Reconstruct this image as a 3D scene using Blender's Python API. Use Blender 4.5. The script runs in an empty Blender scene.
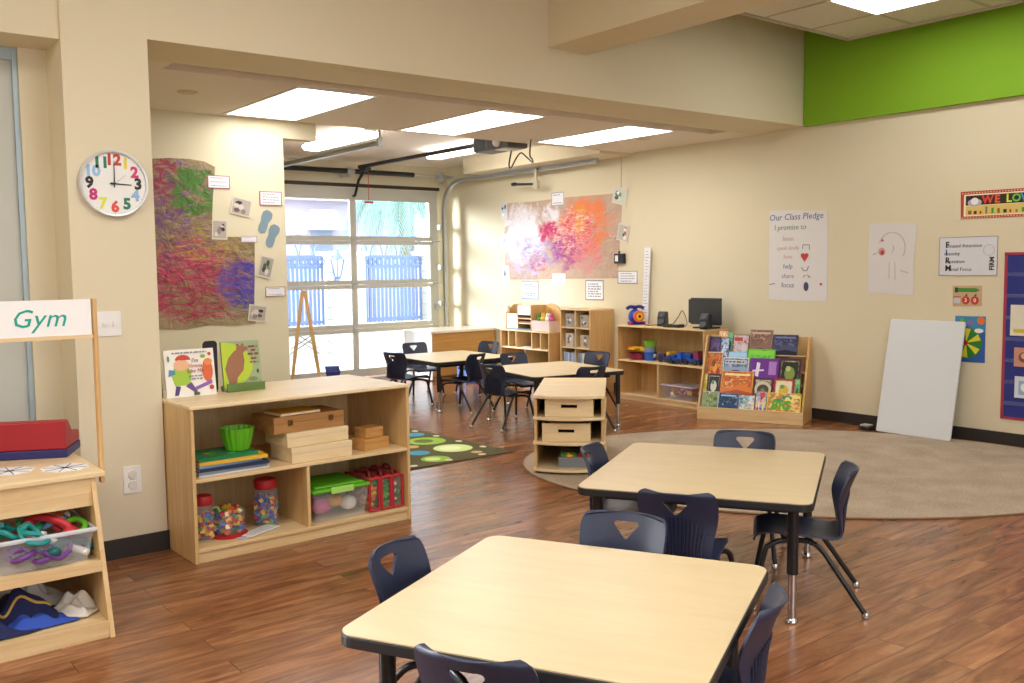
import bpy, bmesh, math, random
from math import sin, cos, pi, radians as R, sqrt
from mathutils import Vector, Matrix
random.seed(7)
sc = bpy.context.scene
COL = sc.collection

# ---------------------------------------------------------------- materials
def lin(h):
    h = h.lstrip('#')
    out = []
    for i in (0, 2, 4):
        c = int(h[i:i+2], 16) / 255
        out.append(c / 12.92 if c <= .04045 else ((c + .055) / 1.055) ** 2.4)
    return tuple(out) + (1,)

_m = {}
def new_mat(name):
    m = bpy.data.materials.new(name); m.use_nodes = True
    return m, m.node_tree.nodes, m.node_tree.links, m.node_tree.nodes['Principled BSDF']

def mat(h, rough=.5, metal=0, var=.06, scale=6, bump=0, bscale=60, coat=0, name=None):
    """procedural flat colour with faint noise variation"""
    key = (h, rough, metal, var, scale, bump, bscale, coat)
    if key in _m: return _m[key]
    m, N, L, b = new_mat(name or 'paint_' + h.strip('#'))
    c = lin(h)
    tc = N.new('ShaderNodeTexCoord'); no = N.new('ShaderNodeTexNoise'); no.inputs['Scale'].default_value = scale; no.inputs['Detail'].default_value = 3
    L.new(tc.outputs['Object'], no.inputs['Vector'])
    mx = N.new('ShaderNodeMix'); mx.data_type = 'RGBA'
    mx.inputs['A'].default_value = tuple(x * (1 - var) for x in c[:3]) + (1,)
    mx.inputs['B'].default_value = tuple(min(1, x * (1 + var)) for x in c[:3]) + (1,)
    L.new(no.outputs['Fac'], mx.inputs['Factor']); L.new(mx.outputs['Result'], b.inputs['Base Color'])
    b.inputs['Roughness'].default_value = rough; b.inputs['Metallic'].default_value = metal; b.inputs['Coat Weight'].default_value = coat
    if bump:
        n2 = N.new('ShaderNodeTexNoise'); n2.inputs['Scale'].default_value = bscale
        bp = N.new('ShaderNodeBump'); bp.inputs['Strength'].default_value = bump; bp.inputs['Distance'].default_value = .004
        L.new(tc.outputs['Object'], n2.inputs['Vector']); L.new(n2.outputs['Fac'], bp.inputs['Height']); L.new(bp.outputs['Normal'], b.inputs['Normal'])
    _m[key] = m
    return m

def wood(name, h1, h2, axis='X', rough=.4, stretch=14, scale=2.2, coat=0):
    key = ('wood', name, axis)
    if key in _m: return _m[key]
    m, N, L, b = new_mat(name)
    tc = N.new('ShaderNodeTexCoord'); mp = N.new('ShaderNodeMapping')
    s = {'X': (1, stretch, stretch), 'Y': (stretch, 1, stretch), 'Z': (stretch, stretch, 1)}[axis]
    mp.inputs['Scale'].default_value = s
    L.new(tc.outputs['Object'], mp.inputs['Vector'])
    no = N.new('ShaderNodeTexNoise'); no.inputs['Scale'].default_value = scale; no.inputs['Detail'].default_value = 6; no.inputs['Roughness'].default_value = .6
    no.inputs['Distortion'].default_value = .6
    L.new(mp.outputs['Vector'], no.inputs['Vector'])
    rp = N.new('ShaderNodeValToRGB'); rp.color_ramp.elements[0].position = .3; rp.color_ramp.elements[1].position = .72
    rp.color_ramp.elements[0].color = lin(h2); rp.color_ramp.elements[1].color = lin(h1)
    L.new(no.outputs['Fac'], rp.inputs['Fac']); L.new(rp.outputs['Color'], b.inputs['Base Color'])
    b.inputs['Roughness'].default_value = rough; b.inputs['Coat Weight'].default_value = coat
    _m[key] = m
    return m

def emit(name, h, strength):
    m, N, L, b = new_mat(name)
    b.inputs['Base Color'].default_value = (.8, .8, .8, 1); b.inputs['Emission Color'].default_value = lin(h); b.inputs['Emission Strength'].default_value = strength
    return m

def clear_plastic(name, h, alpha, rough=.15):
    m, N, L, b = new_mat(name)
    b.inputs['Base Color'].default_value = lin(h); b.inputs['Alpha'].default_value = alpha; b.inputs['Roughness'].default_value = rough
    return m

def floor_mat():
    m, N, L, b = new_mat('plank_floor')
    tc = N.new('ShaderNodeTexCoord')
    br = N.new('ShaderNodeTexBrick'); br.offset = .37; br.offset_frequency = 2
    br.inputs['Scale'].default_value = 1; br.inputs['Brick Width'].default_value = 1.22; br.inputs['Row Height'].default_value = .125
    br.inputs['Mortar Size'].default_value = .0012; br.inputs['Mortar Smooth'].default_value = .1; br.inputs['Bias'].default_value = 0
    br.inputs['Color1'].default_value = (0, 0, 0, 1); br.inputs['Color2'].default_value = (1, 1, 1, 1); br.inputs['Mortar'].default_value = (.5, .5, .5, 1)
    L.new(tc.outputs['Object'], br.inputs['Vector'])
    mp = N.new('ShaderNodeMapping'); mp.inputs['Scale'].default_value = (1.6, 9, 1)
    ad = N.new('ShaderNodeVectorMath'); ad.operation = 'MULTIPLY_ADD'; ad.inputs[1].default_value = (7, 7, 7)
    L.new(br.outputs['Color'], ad.inputs[0]); L.new(tc.outputs['Object'], ad.inputs[2]); L.new(ad.outputs['Vector'], mp.inputs['Vector'])
    no = N.new('ShaderNodeTexNoise'); no.inputs['Scale'].default_value = 1.6; no.inputs['Detail'].default_value = 8; no.inputs['Roughness'].default_value = .62; no.inputs['Distortion'].default_value = .9
    L.new(mp.outputs['Vector'], no.inputs['Vector'])
    rp = N.new('ShaderNodeValToRGB'); e = rp.color_ramp.elements
    e[0].position = .22; e[0].color = lin('#4d2f1c'); e[1].position = .8; e[1].color = lin('#b28258')
    x = e.new(.5); x.color = lin('#8b5a39')
    L.new(no.outputs['Fac'], rp.inputs['Fac'])
    # per plank tone
    hs = N.new('ShaderNodeHueSaturation'); mr = N.new('ShaderNodeMapRange'); mr.inputs['To Min'].default_value = .82; mr.inputs['To Max'].default_value = 1.15
    L.new(br.outputs['Color'], mr.inputs['Value']); L.new(mr.outputs['Result'], hs.inputs['Value']); L.new(rp.outputs['Color'], hs.inputs['Color'])
    mx = N.new('ShaderNodeMix'); mx.data_type = 'RGBA'; mx.inputs['B'].default_value = lin('#3a1f14')
    L.new(br.outputs['Fac'], mx.inputs['Factor']); L.new(hs.outputs['Color'], mx.inputs['A']); L.new(mx.outputs['Result'], b.inputs['Base Color'])
    b.inputs['Roughness'].default_value = .24
    bp = N.new('ShaderNodeBump'); bp.inputs['Strength'].default_value = .08; bp.inputs['Distance'].default_value = .002
    L.new(no.outputs['Fac'], bp.inputs['Height']); L.new(bp.outputs['Normal'], b.inputs['Normal'])
    return m

def carpet_mat(name, h1, h2, scale=90):
    m, N, L, b = new_mat(name)
    tc = N.new('ShaderNodeTexCoord'); no = N.new('ShaderNodeTexNoise'); no.inputs['Scale'].default_value = scale; no.inputs['Detail'].default_value = 2
    n2 = N.new('ShaderNodeTexNoise'); n2.inputs['Scale'].default_value = 3.5; n2.inputs['Detail'].default_value = 4
    L.new(tc.outputs['Object'], no.inputs['Vector']); L.new(tc.outputs['Object'], n2.inputs['Vector'])
    av = N.new('ShaderNodeMath'); av.operation = 'MULTIPLY_ADD'; av.inputs[1].default_value = .55
    h = N.new('ShaderNodeMath'); h.operation = 'MULTIPLY'; h.inputs[1].default_value = .45
    L.new(n2.outputs['Fac'], h.inputs[0]); L.new(no.outputs['Fac'], av.inputs[0]); L.new(h.outputs[0], av.inputs[2])
    rp = N.new('ShaderNodeValToRGB'); rp.color_ramp.elements[0].position = .35; rp.color_ramp.elements[1].position = .65
    rp.color_ramp.elements[0].color = lin(h2); rp.color_ramp.elements[1].color = lin(h1)
    L.new(av.outputs[0], rp.inputs['Fac']); L.new(rp.outputs['Color'], b.inputs['Base Color']); b.inputs['Roughness'].default_value = .95
    bp = N.new('ShaderNodeBump'); bp.inputs['Strength'].default_value = .5; bp.inputs['Distance'].default_value = .004
    L.new(no.outputs['Fac'], bp.inputs['Height']); L.new(bp.outputs['Normal'], b.inputs['Normal'])
    return m

def art_mat(name, base, layers, crinkle=.5, rough=.8, soft=.055):
    """base paper with paint blobs: (colour, noise scale, (x, y) centre, (rx, ry) radius, threshold, streak)"""
    m, N, L, b = new_mat(name)
    tc = N.new('ShaderNodeTexCoord')
    no0 = N.new('ShaderNodeTexNoise'); no0.inputs['Scale'].default_value = 9; no0.inputs['Detail'].default_value = 6
    L.new(tc.outputs['Object'], no0.inputs['Vector'])
    mx = N.new('ShaderNodeMix'); mx.data_type = 'RGBA'; c = lin(base)
    mx.inputs['A'].default_value = tuple(v * .8 for v in c[:3]) + (1,); mx.inputs['B'].default_value = tuple(min(1, v * 1.15) for v in c[:3]) + (1,)
    L.new(no0.outputs['Fac'], mx.inputs['Factor'])
    cur = mx.outputs['Result']
    for i, (h, ns, cen, rad, th, st) in enumerate(layers):
        mp = N.new('ShaderNodeMapping'); mp.inputs['Location'].default_value = (i * 3.7, i * 1.9, i * .7); mp.inputs['Scale'].default_value = (1, st, 1)
        mp.inputs['Rotation'].default_value = (0, 0, .35 * ((i % 3) - 1))
        L.new(tc.outputs['Object'], mp.inputs['Vector'])
        no = N.new('ShaderNodeTexNoise'); no.inputs['Scale'].default_value = ns; no.inputs['Detail'].default_value = 7; no.inputs['Roughness'].default_value = .68; no.inputs['Distortion'].default_value = 1.2
        L.new(mp.outputs['Vector'], no.inputs['Vector'])
        sb = N.new('ShaderNodeVectorMath'); sb.operation = 'SUBTRACT'; sb.inputs[1].default_value = (cen[0], cen[1], 0)
        dv = N.new('ShaderNodeVectorMath'); dv.operation = 'DIVIDE'; dv.inputs[1].default_value = (rad[0], rad[1], 1)
        ln = N.new('ShaderNodeVectorMath'); ln.operation = 'LENGTH'
        L.new(tc.outputs['Object'], sb.inputs[0]); L.new(sb.outputs['Vector'], dv.inputs[0]); L.new(dv.outputs['Vector'], ln.inputs[0])
        mr = N.new('ShaderNodeMapRange'); mr.inputs['From Min'].default_value = .55; mr.inputs['From Max'].default_value = 1.05; mr.inputs['To Min'].default_value = 0; mr.inputs['To Max'].default_value = .35
        L.new(ln.outputs['Value'], mr.inputs['Value'])
        s2 = N.new('ShaderNodeMath'); s2.operation = 'SUBTRACT'; L.new(no.outputs['Fac'], s2.inputs[0]); L.new(mr.outputs['Result'], s2.inputs[1])
        m2 = N.new('ShaderNodeMapRange'); m2.inputs['From Min'].default_value = th - soft; m2.inputs['From Max'].default_value = th + soft
        L.new(s2.outputs[0], m2.inputs['Value'])
        x = N.new('ShaderNodeMix'); x.data_type = 'RGBA'; x.inputs['B'].default_value = lin(h)
        L.new(m2.outputs['Result'], x.inputs['Factor']); L.new(cur, x.inputs['A']); cur = x.outputs['Result']
    L.new(cur, b.inputs['Base Color']); b.inputs['Roughness'].default_value = rough
    if crinkle:
        n3 = N.new('ShaderNodeTexNoise'); n3.inputs['Scale'].default_value = 7; n3.inputs['Detail'].default_value = 4; n3.inputs['Distortion'].default_value = 1.5
        L.new(tc.outputs['Object'], n3.inputs['Vector'])
        bp = N.new('ShaderNodeBump'); bp.inputs['Strength'].default_value = crinkle; bp.inputs['Distance'].default_value = .03
        L.new(n3.outputs['Fac'], bp.inputs['Height']); L.new(bp.outputs['Normal'], b.inputs['Normal'])
    return m

def pic_mat(cols, scale=22):
    key = ('pic', tuple(cols), scale)
    if key in _m: return _m[key]
    m, N, L, b = new_mat('printed_picture')
    tc = N.new('ShaderNodeTexCoord'); no = N.new('ShaderNodeTexNoise'); no.inputs['Scale'].default_value = scale; no.inputs['Detail'].default_value = 4; no.inputs['Roughness'].default_value = .6; no.inputs['Distortion'].default_value = .8
    mp = N.new('ShaderNodeMapping'); mp.inputs['Location'].default_value = (len(_m)*1.3, len(_m)*.7, 0)
    L.new(tc.outputs['Object'], mp.inputs['Vector']); L.new(mp.outputs['Vector'], no.inputs['Vector'])
    rp = N.new('ShaderNodeValToRGB'); e = rp.color_ramp.elements; n = len(cols)
    e[0].position = .3; e[0].color = lin(cols[0]); e[1].position = .7; e[1].color = lin(cols[-1])
    for i in range(1, n-1): x = e.new(.3 + .4*i/(n-1)); x.color = lin(cols[i])
    L.new(no.outputs['Fac'], rp.inputs['Fac']); L.new(rp.outputs['Color'], b.inputs['Base Color']); b.inputs['Roughness'].default_value = .35
    _m[key] = m
    return m

# ---------------------------------------------------------------- mesh builder
class MB:
    def __init__(s): s.v = []; s.f = []; s.mi = []; s.sm = []; s.mats = []; s.cur = 0
    def use(s, m):
        if m not in s.mats: s.mats.append(m)
        s.cur = s.mats.index(m); return s
    def add(s, vs, fs, smooth=False):
        o = len(s.v); s.v += [tuple(p) for p in vs]
        for f in fs: s.f.append([o + i for i in f]); s.mi.append(s.cur); s.sm.append(smooth)
        return s
    def box(s, x0, y0, z0, x1, y1, z1):
        a, b = sorted((x0, x1)); c, d = sorted((y0, y1)); e, f = sorted((z0, z1))
        return s.add([(a,c,e),(b,c,e),(b,d,e),(a,d,e),(a,c,f),(b,c,f),(b,d,f),(a,d,f)],
                     [(0,3,2,1),(4,5,6,7),(0,1,5,4),(1,2,6,5),(2,3,7,6),(3,0,4,7)])
    def hexa(s, bot, top):
        return s.add(list(bot) + list(top), [(0,3,2,1),(4,5,6,7),(0,1,5,4),(1,2,6,5),(2,3,7,6),(3,0,4,7)])
    def prism(s, poly, z0, z1, axis='z', smooth=False):
        """poly in 2D (counter clockwise), extruded z0..z1 along axis"""
        n = len(poly)
        def P(a, b, c): return {'z': (a, b, c), 'y': (a, c, b), 'x': (c, a, b)}[axis]
        vs = [P(a, b, z0) for a, b in poly] + [P(a, b, z1) for a, b in poly]
        fs = [tuple(range(n))[::-1], tuple(range(n, 2*n))] + [(i, (i+1) % n, n + (i+1) % n, n + i) for i in range(n)]
        if axis == 'y': fs = [f[::-1] for f in fs]
        return s.add(vs, fs, smooth)
    def tube(s, pts, r, n=10, closed=False, caps=True):
        pts = [Vector(p) for p in pts]; k = len(pts)
        rr = r if isinstance(r, (list, tuple)) else [r] * k
        vs = []; up = None
        for i, p in enumerate(pts):
            if closed: t = pts[(i+1) % k] - pts[i-1]
            else: t = pts[min(i+1, k-1)] - pts[max(i-1, 0)]
            if t.length < 1e-9: t = Vector((0,0,1))
            t.normalize()
            if up is None: up = Vector((0,0,1)) if abs(t.z) < .9 else Vector((1,0,0))
            a = t.cross(up)
            if a.length < 1e-6: a = t.cross(Vector((0,1,0)))
            a.normalize(); b = a.cross(t).normalized(); up = b
            for j in range(n):
                th = 2*pi*j/n; vs.append(p + (a*cos(th) + b*sin(th)) * rr[i])
        fs = []
        for i in range(k if closed else k-1):
            q = (i+1) % k
            for j in range(n): fs.append((i*n+j, i*n+(j+1) % n, q*n+(j+1) % n, q*n+j))
        s.add(vs, fs, True)
        if caps and not closed:
            s.add(vs[:n], [tuple(range(n))]); s.add(vs[-n:], [tuple(range(n))[::-1]])
        return s
    def cyl(s, p0, p1, r0, r1=None, n=16): return s.tube([p0, p1], [r0, r0 if r1 is None else r1], n)
    def lathe(s, prof, c=(0,0,0), n=24, ripple=0, k=12, cap=True):
        vs = []; fs = []
        for r, z in prof:
            for j in range(n):
                th = 2*pi*j/n; q = r * (1 + ripple*cos(k*th)); vs.append((c[0]+q*cos(th), c[1]+q*sin(th), c[2]+z))
        for i in range(len(prof)-1):
            for j in range(n): fs.append((i*n+j, i*n+(j+1) % n, (i+1)*n+(j+1) % n, (i+1)*n+j))
        s.add(vs, fs, True)
        if prof[0][0] > 1e-5 and cap: s.add(vs[:n], [tuple(range(n))[::-1]])
        if prof[-1][0] > 1e-5 and cap: s.add(vs[-n:], [tuple(range(n))])
        return s
    def ball(s, c, r, n=14, sx=1, sy=1, sz=1):
        m = n//2; vs = []; fs = []
        for i in range(m+1):
            a = pi*i/m
            for j in range(n):
                b = 2*pi*j/n; vs.append((c[0]+r*sx*sin(a)*cos(b), c[1]+r*sy*sin(a)*sin(b), c[2]-r*sz*cos(a)))
        for i in range(m):
            for j in range(n): fs.append((i*n+j, i*n+(j+1) % n, (i+1)*n+(j+1) % n, (i+1)*n+j))
        return s.add(vs, fs, True)
    def grid(s, fn, nu, nv, smooth=True):
        vs = [fn(i/nu, j/nv) for j in range(nv+1) for i in range(nu+1)]
        fs = [(j*(nu+1)+i, j*(nu+1)+i+1, (j+1)*(nu+1)+i+1, (j+1)*(nu+1)+i) for j in range(nv) for i in range(nu)]
        return s.add(vs, fs, smooth)
    def xf(s, M, start=0):
        s.v[start:] = [tuple(M @ Vector(p)) for p in s.v[start:]]; return s
    def mesh(s, name):
        me = bpy.data.meshes.new(name); me.from_pydata(s.v, [], s.f)
        for m in s.mats: me.materials.append(m)
        for p, i, k in zip(me.polygons, s.mi, s.sm): p.material_index = i; p.use_smooth = k
        bm = bmesh.new(); bm.from_mesh(me); bmesh.ops.remove_doubles(bm, verts=bm.verts, dist=1e-5)
        if name not in OPEN: bmesh.ops.recalc_face_normals(bm, faces=bm.faces)
        bm.to_mesh(me); bm.free()
        if any(s.sm): me.set_sharp_from_angle(angle=R(42))
        me.update()
        return me
    def build(s, name, m=None, parent=None, loc=(0,0,0), rot=(0,0,0), bevel=0, seg=2, solid=0, sub=0):
        if m is not None and not s.mats: s.mats = [m]
        o = bpy.data.objects.new(name, s.mesh(name)); COL.objects.link(o)
        o.location = loc; o.rotation_euler = rot
        if parent is not None: o.parent = parent
        if solid:
            d = o.modifiers.new('thickness', 'SOLIDIFY'); d.thickness = solid; d.offset = 0
        if bevel:
            d = o.modifiers.new('edges', 'BEVEL'); d.width = bevel; d.segments = seg; d.limit_method = 'ANGLE'; d.angle_limit = R(40)
            d.harden_normals = False
        if sub:
            d = o.modifiers.new('smooth', 'SUBSURF'); d.levels = d.render_levels = sub
        return o
OPEN = set()

def tag(o, label, cat, group=None, kind=None):
    o['label'] = label; o['category'] = cat
    if group: o['group'] = group
    if kind: o['kind'] = kind
    return o
def thing(name, label, cat, loc=(0,0,0), rz=0, group=None, rot=None):
    o = bpy.data.objects.new(name, None); COL.objects.link(o); o.empty_display_size = .1
    o.location = loc; o.rotation_euler = rot or (0, 0, rz)
    return tag(o, label, cat, group)
def struct(o): o['kind'] = 'structure'; return o
def copy_tree(o, parent=None):
    c = o.copy(); COL.objects.link(c)
    if parent is not None: c.parent = parent
    for ch in list(o.children): copy_tree(ch, c)
    return c
def rrect(x0, y0, x1, y1, r, n=5):
    out = []
    for cx, cy, a in ((x1-r, y0+r, -90), (x1-r, y1-r, 0), (x0+r, y1-r, 90), (x0+r, y0+r, 180)):
        for i in range(n+1):
            t = R(a + 90*i/n); out.append((cx + r*cos(t), cy + r*sin(t)))
    return out
def disc(cx, cy, rx, ry=None, n=20, a0=0, a1=360):
    ry = rx if ry is None else ry
    k = n if a1 - a0 >= 360 else n + 1
    return [(cx + rx*cos(R(a0 + (a1-a0)*i/n)), cy + ry*sin(R(a0 + (a1-a0)*i/n))) for i in range(k)]

def letters(name, body, size, m, parent, loc, rot=(0,0,0), align='CENTER', shear=0, depth=.0006, space=1, bold=0, line=1):
    cu = bpy.data.curves.new(name, 'FONT'); cu.body = body; cu.size = size; cu.align_x = align; cu.align_y = 'CENTER'
    cu.shear = shear; cu.extrude = depth; cu.space_character = space; cu.offset = bold; cu.space_line = line; cu.resolution_u = 2
    t = bpy.data.objects.new(name, cu); COL.objects.link(t)
    me = bpy.data.meshes.new_from_object(t)
    bpy.data.objects.remove(t)
    me.name = name; me.materials.clear(); me.materials.append(m)
    o = bpy.data.objects.new(name, me); COL.objects.link(o); o.parent = parent; o.location = loc; o.rotation_euler = rot
    return o

XW = 7.43          # right wall plane
RW = (R(90), 0, R(-90))   # sheets on the right wall: local x = towards the camera, local y = up
FW = (R(90), 0, 0)        # sheets on walls that face the camera

def sheet(name, quad, wall, m, label, cat, group=None, t=.003, wave=0, off=.001):
    """a flat thing on a wall; quad = (a, z) corners as seen, from top left clockwise; wall = 'R' or the y of a wall facing us"""
    ca = sum(q[0] for q in quad)/len(quad); cz = sum(q[1] for q in quad)/len(quad)
    if wall == 'R':
        pts = [(-(a-ca), z-cz) for a, z in quad]; loc = (XW-off, ca, cz); rot = RW
    else:
        pts = [(a-ca, z-cz) for a, z in quad]; loc = (ca, wall-off, cz); rot = FW
    pts = pts[::-1]
    b = MB().use(m).prism(pts, 0, t)
    o = b.build(name, m, None, loc, rot)
    tag(o, label, cat, group)
    return o

def decal(name, parent, shapes, z=.0034, step=.0003):
    """layered flat shapes printed on a sheet: [(polygon, material)]"""
    b = MB()
    for i, (poly, m) in enumerate(shapes):
        b.use(m).prism(poly, z + i*step - .0008, z + (i+1)*step)
    return b.build(name, None, parent)

def strokes(name, parent, rows, m, z=.0034):
    """lines of writing too small to read: thin broken bars; rows = (x0, x1, y, height)"""
    b = MB().use(m)
    for x0, x1, y, h in rows:
        x = x0
        while x < x1:
            w = min(random.uniform(1.2, 4) * h, x1 - x)
            b.box(x, y - h/2, z - .0008, x + w, y + h/2, z + .0003); x += w + h*.8
    return b.build(name, m, parent)

# common materials
BIRCH = wood('birch_ply', '#e8cfa0', '#d3b27e', 'X', .38)
BIRCHZ = wood('birch_ply_upright', '#dfc18a', '#c9a36c', 'Z', .4)
BIRCHY = wood('birch_ply_deep', '#e8cfa0', '#d3b27e', 'Y', .38)
PALE = wood('pale_birch', '#efdcb6', '#e0c695', 'X', .36)
OAKY = wood('honey_birch', '#d9b47a', '#c69a5e', 'Z', .42)
BROWNW = wood('brown_wood', '#b98a55', '#9c6d3c', 'X', .45)
LAM = wood('table_laminate', '#d3bf97', '#cab48a', 'X', .33, 5, 3)
NAVY = mat('#232a42', .4, 0, .08, 8, .15, 220, name='navy_plastic')
BLACK = mat('#141416', .35, 0, .05, name='black_enamel')
BLACKP = mat('#1b1b1e', .5, 0, .05, name='black_plastic')
CHROME = mat('#c9c9cc', .18, 1, .03, name='chrome')
STEEL = mat('#c0c4c2', .38, .3, .06, name='galvanized_steel')
WHITE = mat('#eeeeec', .6, 0, .02, name='white_paper')
WHITEP = mat('#e9e9e4', .35, 0, .03, name='white_plastic')
INK = mat('#2a2a33', .7, 0, .05, name='ink')
GREYINK = mat('#8b8b93', .7, 0, .05, name='grey_ink')
RED = mat('#b5202a', .45, 0, .06, name='red_plastic'); BLUE = mat('#1e4fb0', .4, 0, .06, name='blue_plastic'); YEL = mat('#e6b422', .45, 0, .06, name='yellow_plastic')
GREEN = mat('#3f9a35', .45, 0, .06, name='green_plastic'); TEAL = mat('#178a86', .45, 0, .06, name='teal_plastic'); PURP = mat('#6c3a8a', .45, 0, .06, name='purple_plastic'); ORNG = mat('#dd6f28', .45, 0, .06, name='orange_plastic')
LIME = mat('#60b020', .4, 0, .06, name='lime_plastic'); SKYB = mat('#7fb2d6', .6, 0, .05, name='sky_blue'); PINK = mat('#d55c94', .5, 0, .05, name='pink'); CREAMC = mat('#efe4c4', .6, 0, .04, name='cream_card')
SKY_STRENGTH, ROOM_W, EXPOSURE, SUN, REAR_FILL = 5.6, 27, 0.26, 17, 115
# ---------------------------------------------------------------- the room
Y0, YA, YG = 5.08, 7.33, 10.9       # soffit face, alcove wall, garage wall
ZS, ZB, ZC = 2.645, 2.80, 3.75      # soffit, bay ceiling, upper ceiling
WALL = mat('#dcd2b5', .85, 0, .025, 1.5, .12, 140, name='cream_wall_paint')
GREENW = mat('#7fae1e', .8, 0, .02, 1.5, .1, 140, name='lime_wall_paint')
CEIL = mat('#e4dacc', .9, 0, .02, 1.5, .1, 120, name='ceiling_paint')
TILE = mat('#d8d2c4', .95, 0, .05, 40, .3, 160, name='ceiling_tile')
GRIDM = mat('#bdb4a4', .6, 0, .02, name='tile_grid')
BASE = mat('#2b2624', .55, 0, .05, name='black_rubber_base')

def wall(name, m, *boxes):
    b = MB().use(m)
    for x in boxes: b.box(*x)
    return struct(b.build(name, m))
struct(MB().box(-2.6, -2.6, -.06, 7.6, 11.0, 0).build('floor', floor_mat()))
wall('wall_right', WALL, (XW, -2.6, 0, 7.62, 11.1, ZB + .05))
wall('wall_right_upper', GREENW, (XW - .045, -2.6, 2.655, 7.62, 5.11, ZC))
wall('wall_right_upper_rear', WALL, (XW, 5.11, ZB, 7.62, 5.8, ZC))
wall('wall_rear', WALL, (-2.7, -2.7, 0, 7.62, -2.6, .95), (-2.7, -2.7, 2.5, 7.62, -2.6, ZC), (-2.7, -2.7, .95, -1.2, -2.6, 2.5), (3.2, -2.7, .95, 7.62, -2.6, 2.5))  # the gap in this unseen wall is added for the rear fill lamp
wall('wall_left', WALL, (-2.7, -2.6, 0, -2.6, 5.6, ZC))
# pier with the clock, header left of it, soffit over the alcove
YP, XP = 4.80, 1.508
wall('wall_pier', WALL, (1.112, YP, 0, XP, YA + .12, ZC))
wall('wall_window_side', WALL, (-2.6, YP + .02, 2.508, 1.112, 5.2, ZC), (.985, 5.1, 0, 1.112, 5.2, 2.508))
struct(MB().use(WALL).hexa([(XP, YP, 2.559), (XW, 5.12, 2.662), (XW, 5.66, ZS), (XP, 5.66, ZS)], [(XP, YP, ZC), (XW, 5.12, ZC), (XW, 5.66, ZC), (XP, 5.66, ZC)]).build('wall_soffit'))
wall('ceiling_alcove', CEIL, (XP, 5.86, ZS, XW, YA, ZB + .05), (XP, 5.66, ZS, 1.92, 5.86, ZB), (7.0, 5.66, ZS, XW, 5.86, ZB), (1.92, 5.66, ZB, 7.0, 5.86, ZB + .05))
wall('wall_alcove', WALL, (XP, YA, 0, 3.37, YA + .14, ZB + .05), (3.37, YA, 2.505, 3.67, YA + .14, ZB + .05))
wall('ceiling_bay', CEIL, (3.2, YA, ZB, XW, 11.0, ZB + .06))
wall('wall_bay_side', WALL, (3.2, YA + .14, 0, 3.3, 11.0, ZB))
wall('wall_garage', WALL, (3.2, YG, 0, 4.66, YG + .2, ZB), (7.21, YG, 0, XW, YG + .2, ZB), (4.66, YG, 2.46, 7.21, YG + .2, ZB))
wall('wall_duct_enclosure', WALL, (6.97, YA, 2.615, XW, 9.85, ZB))
wall('ceiling_beam', WALL, (4.225, -2.6, 2.905, 4.60, 5.05, ZC))
wall('ceiling_upper', CEIL, (-2.6, -2.6, ZC, 7.62, 5.8, ZC + .06))
# baseboards
wall('baseboard_right', BASE, (XW - .012, -2.6, 0, XW, YG, .098))
wall('baseboard_pier', BASE, (1.10, YP - .012, 0, XP, YP, .098), (XP, YP - .012, 0, XP + .012, YA, .098), (1.10, YP - .012, 0, 1.112, 5.1, .098))
wall('baseboard_alcove', BASE, (1.522, YA - .012, 0, 3.37, YA, .098))
wall('baseboard_rear', BASE, (-2.6, -2.6, 0, XW, -2.588, .098))
# suspended tile ceiling over the main room
b = MB().use(TILE).box(4.74, -2.6, 3.31, 7.24, 4.58, 3.36)
b.use(GRIDM).box(7.225, -2.6, 3.29, 7.25, 4.59, 3.375).box(4.74, 4.575, 3.29, 7.25, 4.59, 3.375)
x = 7.25 - .54
while x > 4.8: b.box(x - .012, -2.6, 3.305, x + .012, 4.58, 3.315); x -= .61
y = 4.59 - .58
while y > -2.5: b.box(4.74, y - .012, 3.304, 7.24, y + .012, 3.314); y -= .61
struct(b.build('ceiling_tiles'))
# tall window at the far left
b = MB().use(mat('#a3b4ba', .4, .2, .03, name='window_metal'))
for a in ((-1.5, 5.125, 0, .962, 5.165, .08), (-1.5, 5.125, 2.45, .962, 5.165, 2.507), (.962, 5.12, 0, .985, 5.17, 2.507), (-1.6, 5.12, 0, -1.5, 5.17, 2.507), (-.35, 5.12, .08, -.28, 5.17, 2.45)): b.box(*a)
w = struct(b.build('window_1'))
w2 = MB().use(mat('#8fb0c4', .4, .3, .03, name='window_metal'))  # invented frame behind the camera, added around the fill lamp
for a in ((-1.2, -2.68, .95, 3.2, -2.62, 1.0), (-1.2, -2.68, 2.45, 3.2, -2.62, 2.5)) + tuple((x, -2.68, 1.0, x+.05, -2.62, 2.45) for x in (-1.2, .24, 1.7, 3.15)): w2.box(*a)
struct(w2.build('added_rear_frame'))
shade = MB().box(-1.5, 5.145, .08, .962, 5.152, 2.45).build('shade_panel', mat('#c2c4ba', .7, 0, .02, 1, name='frosted_blind'), w)

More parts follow.
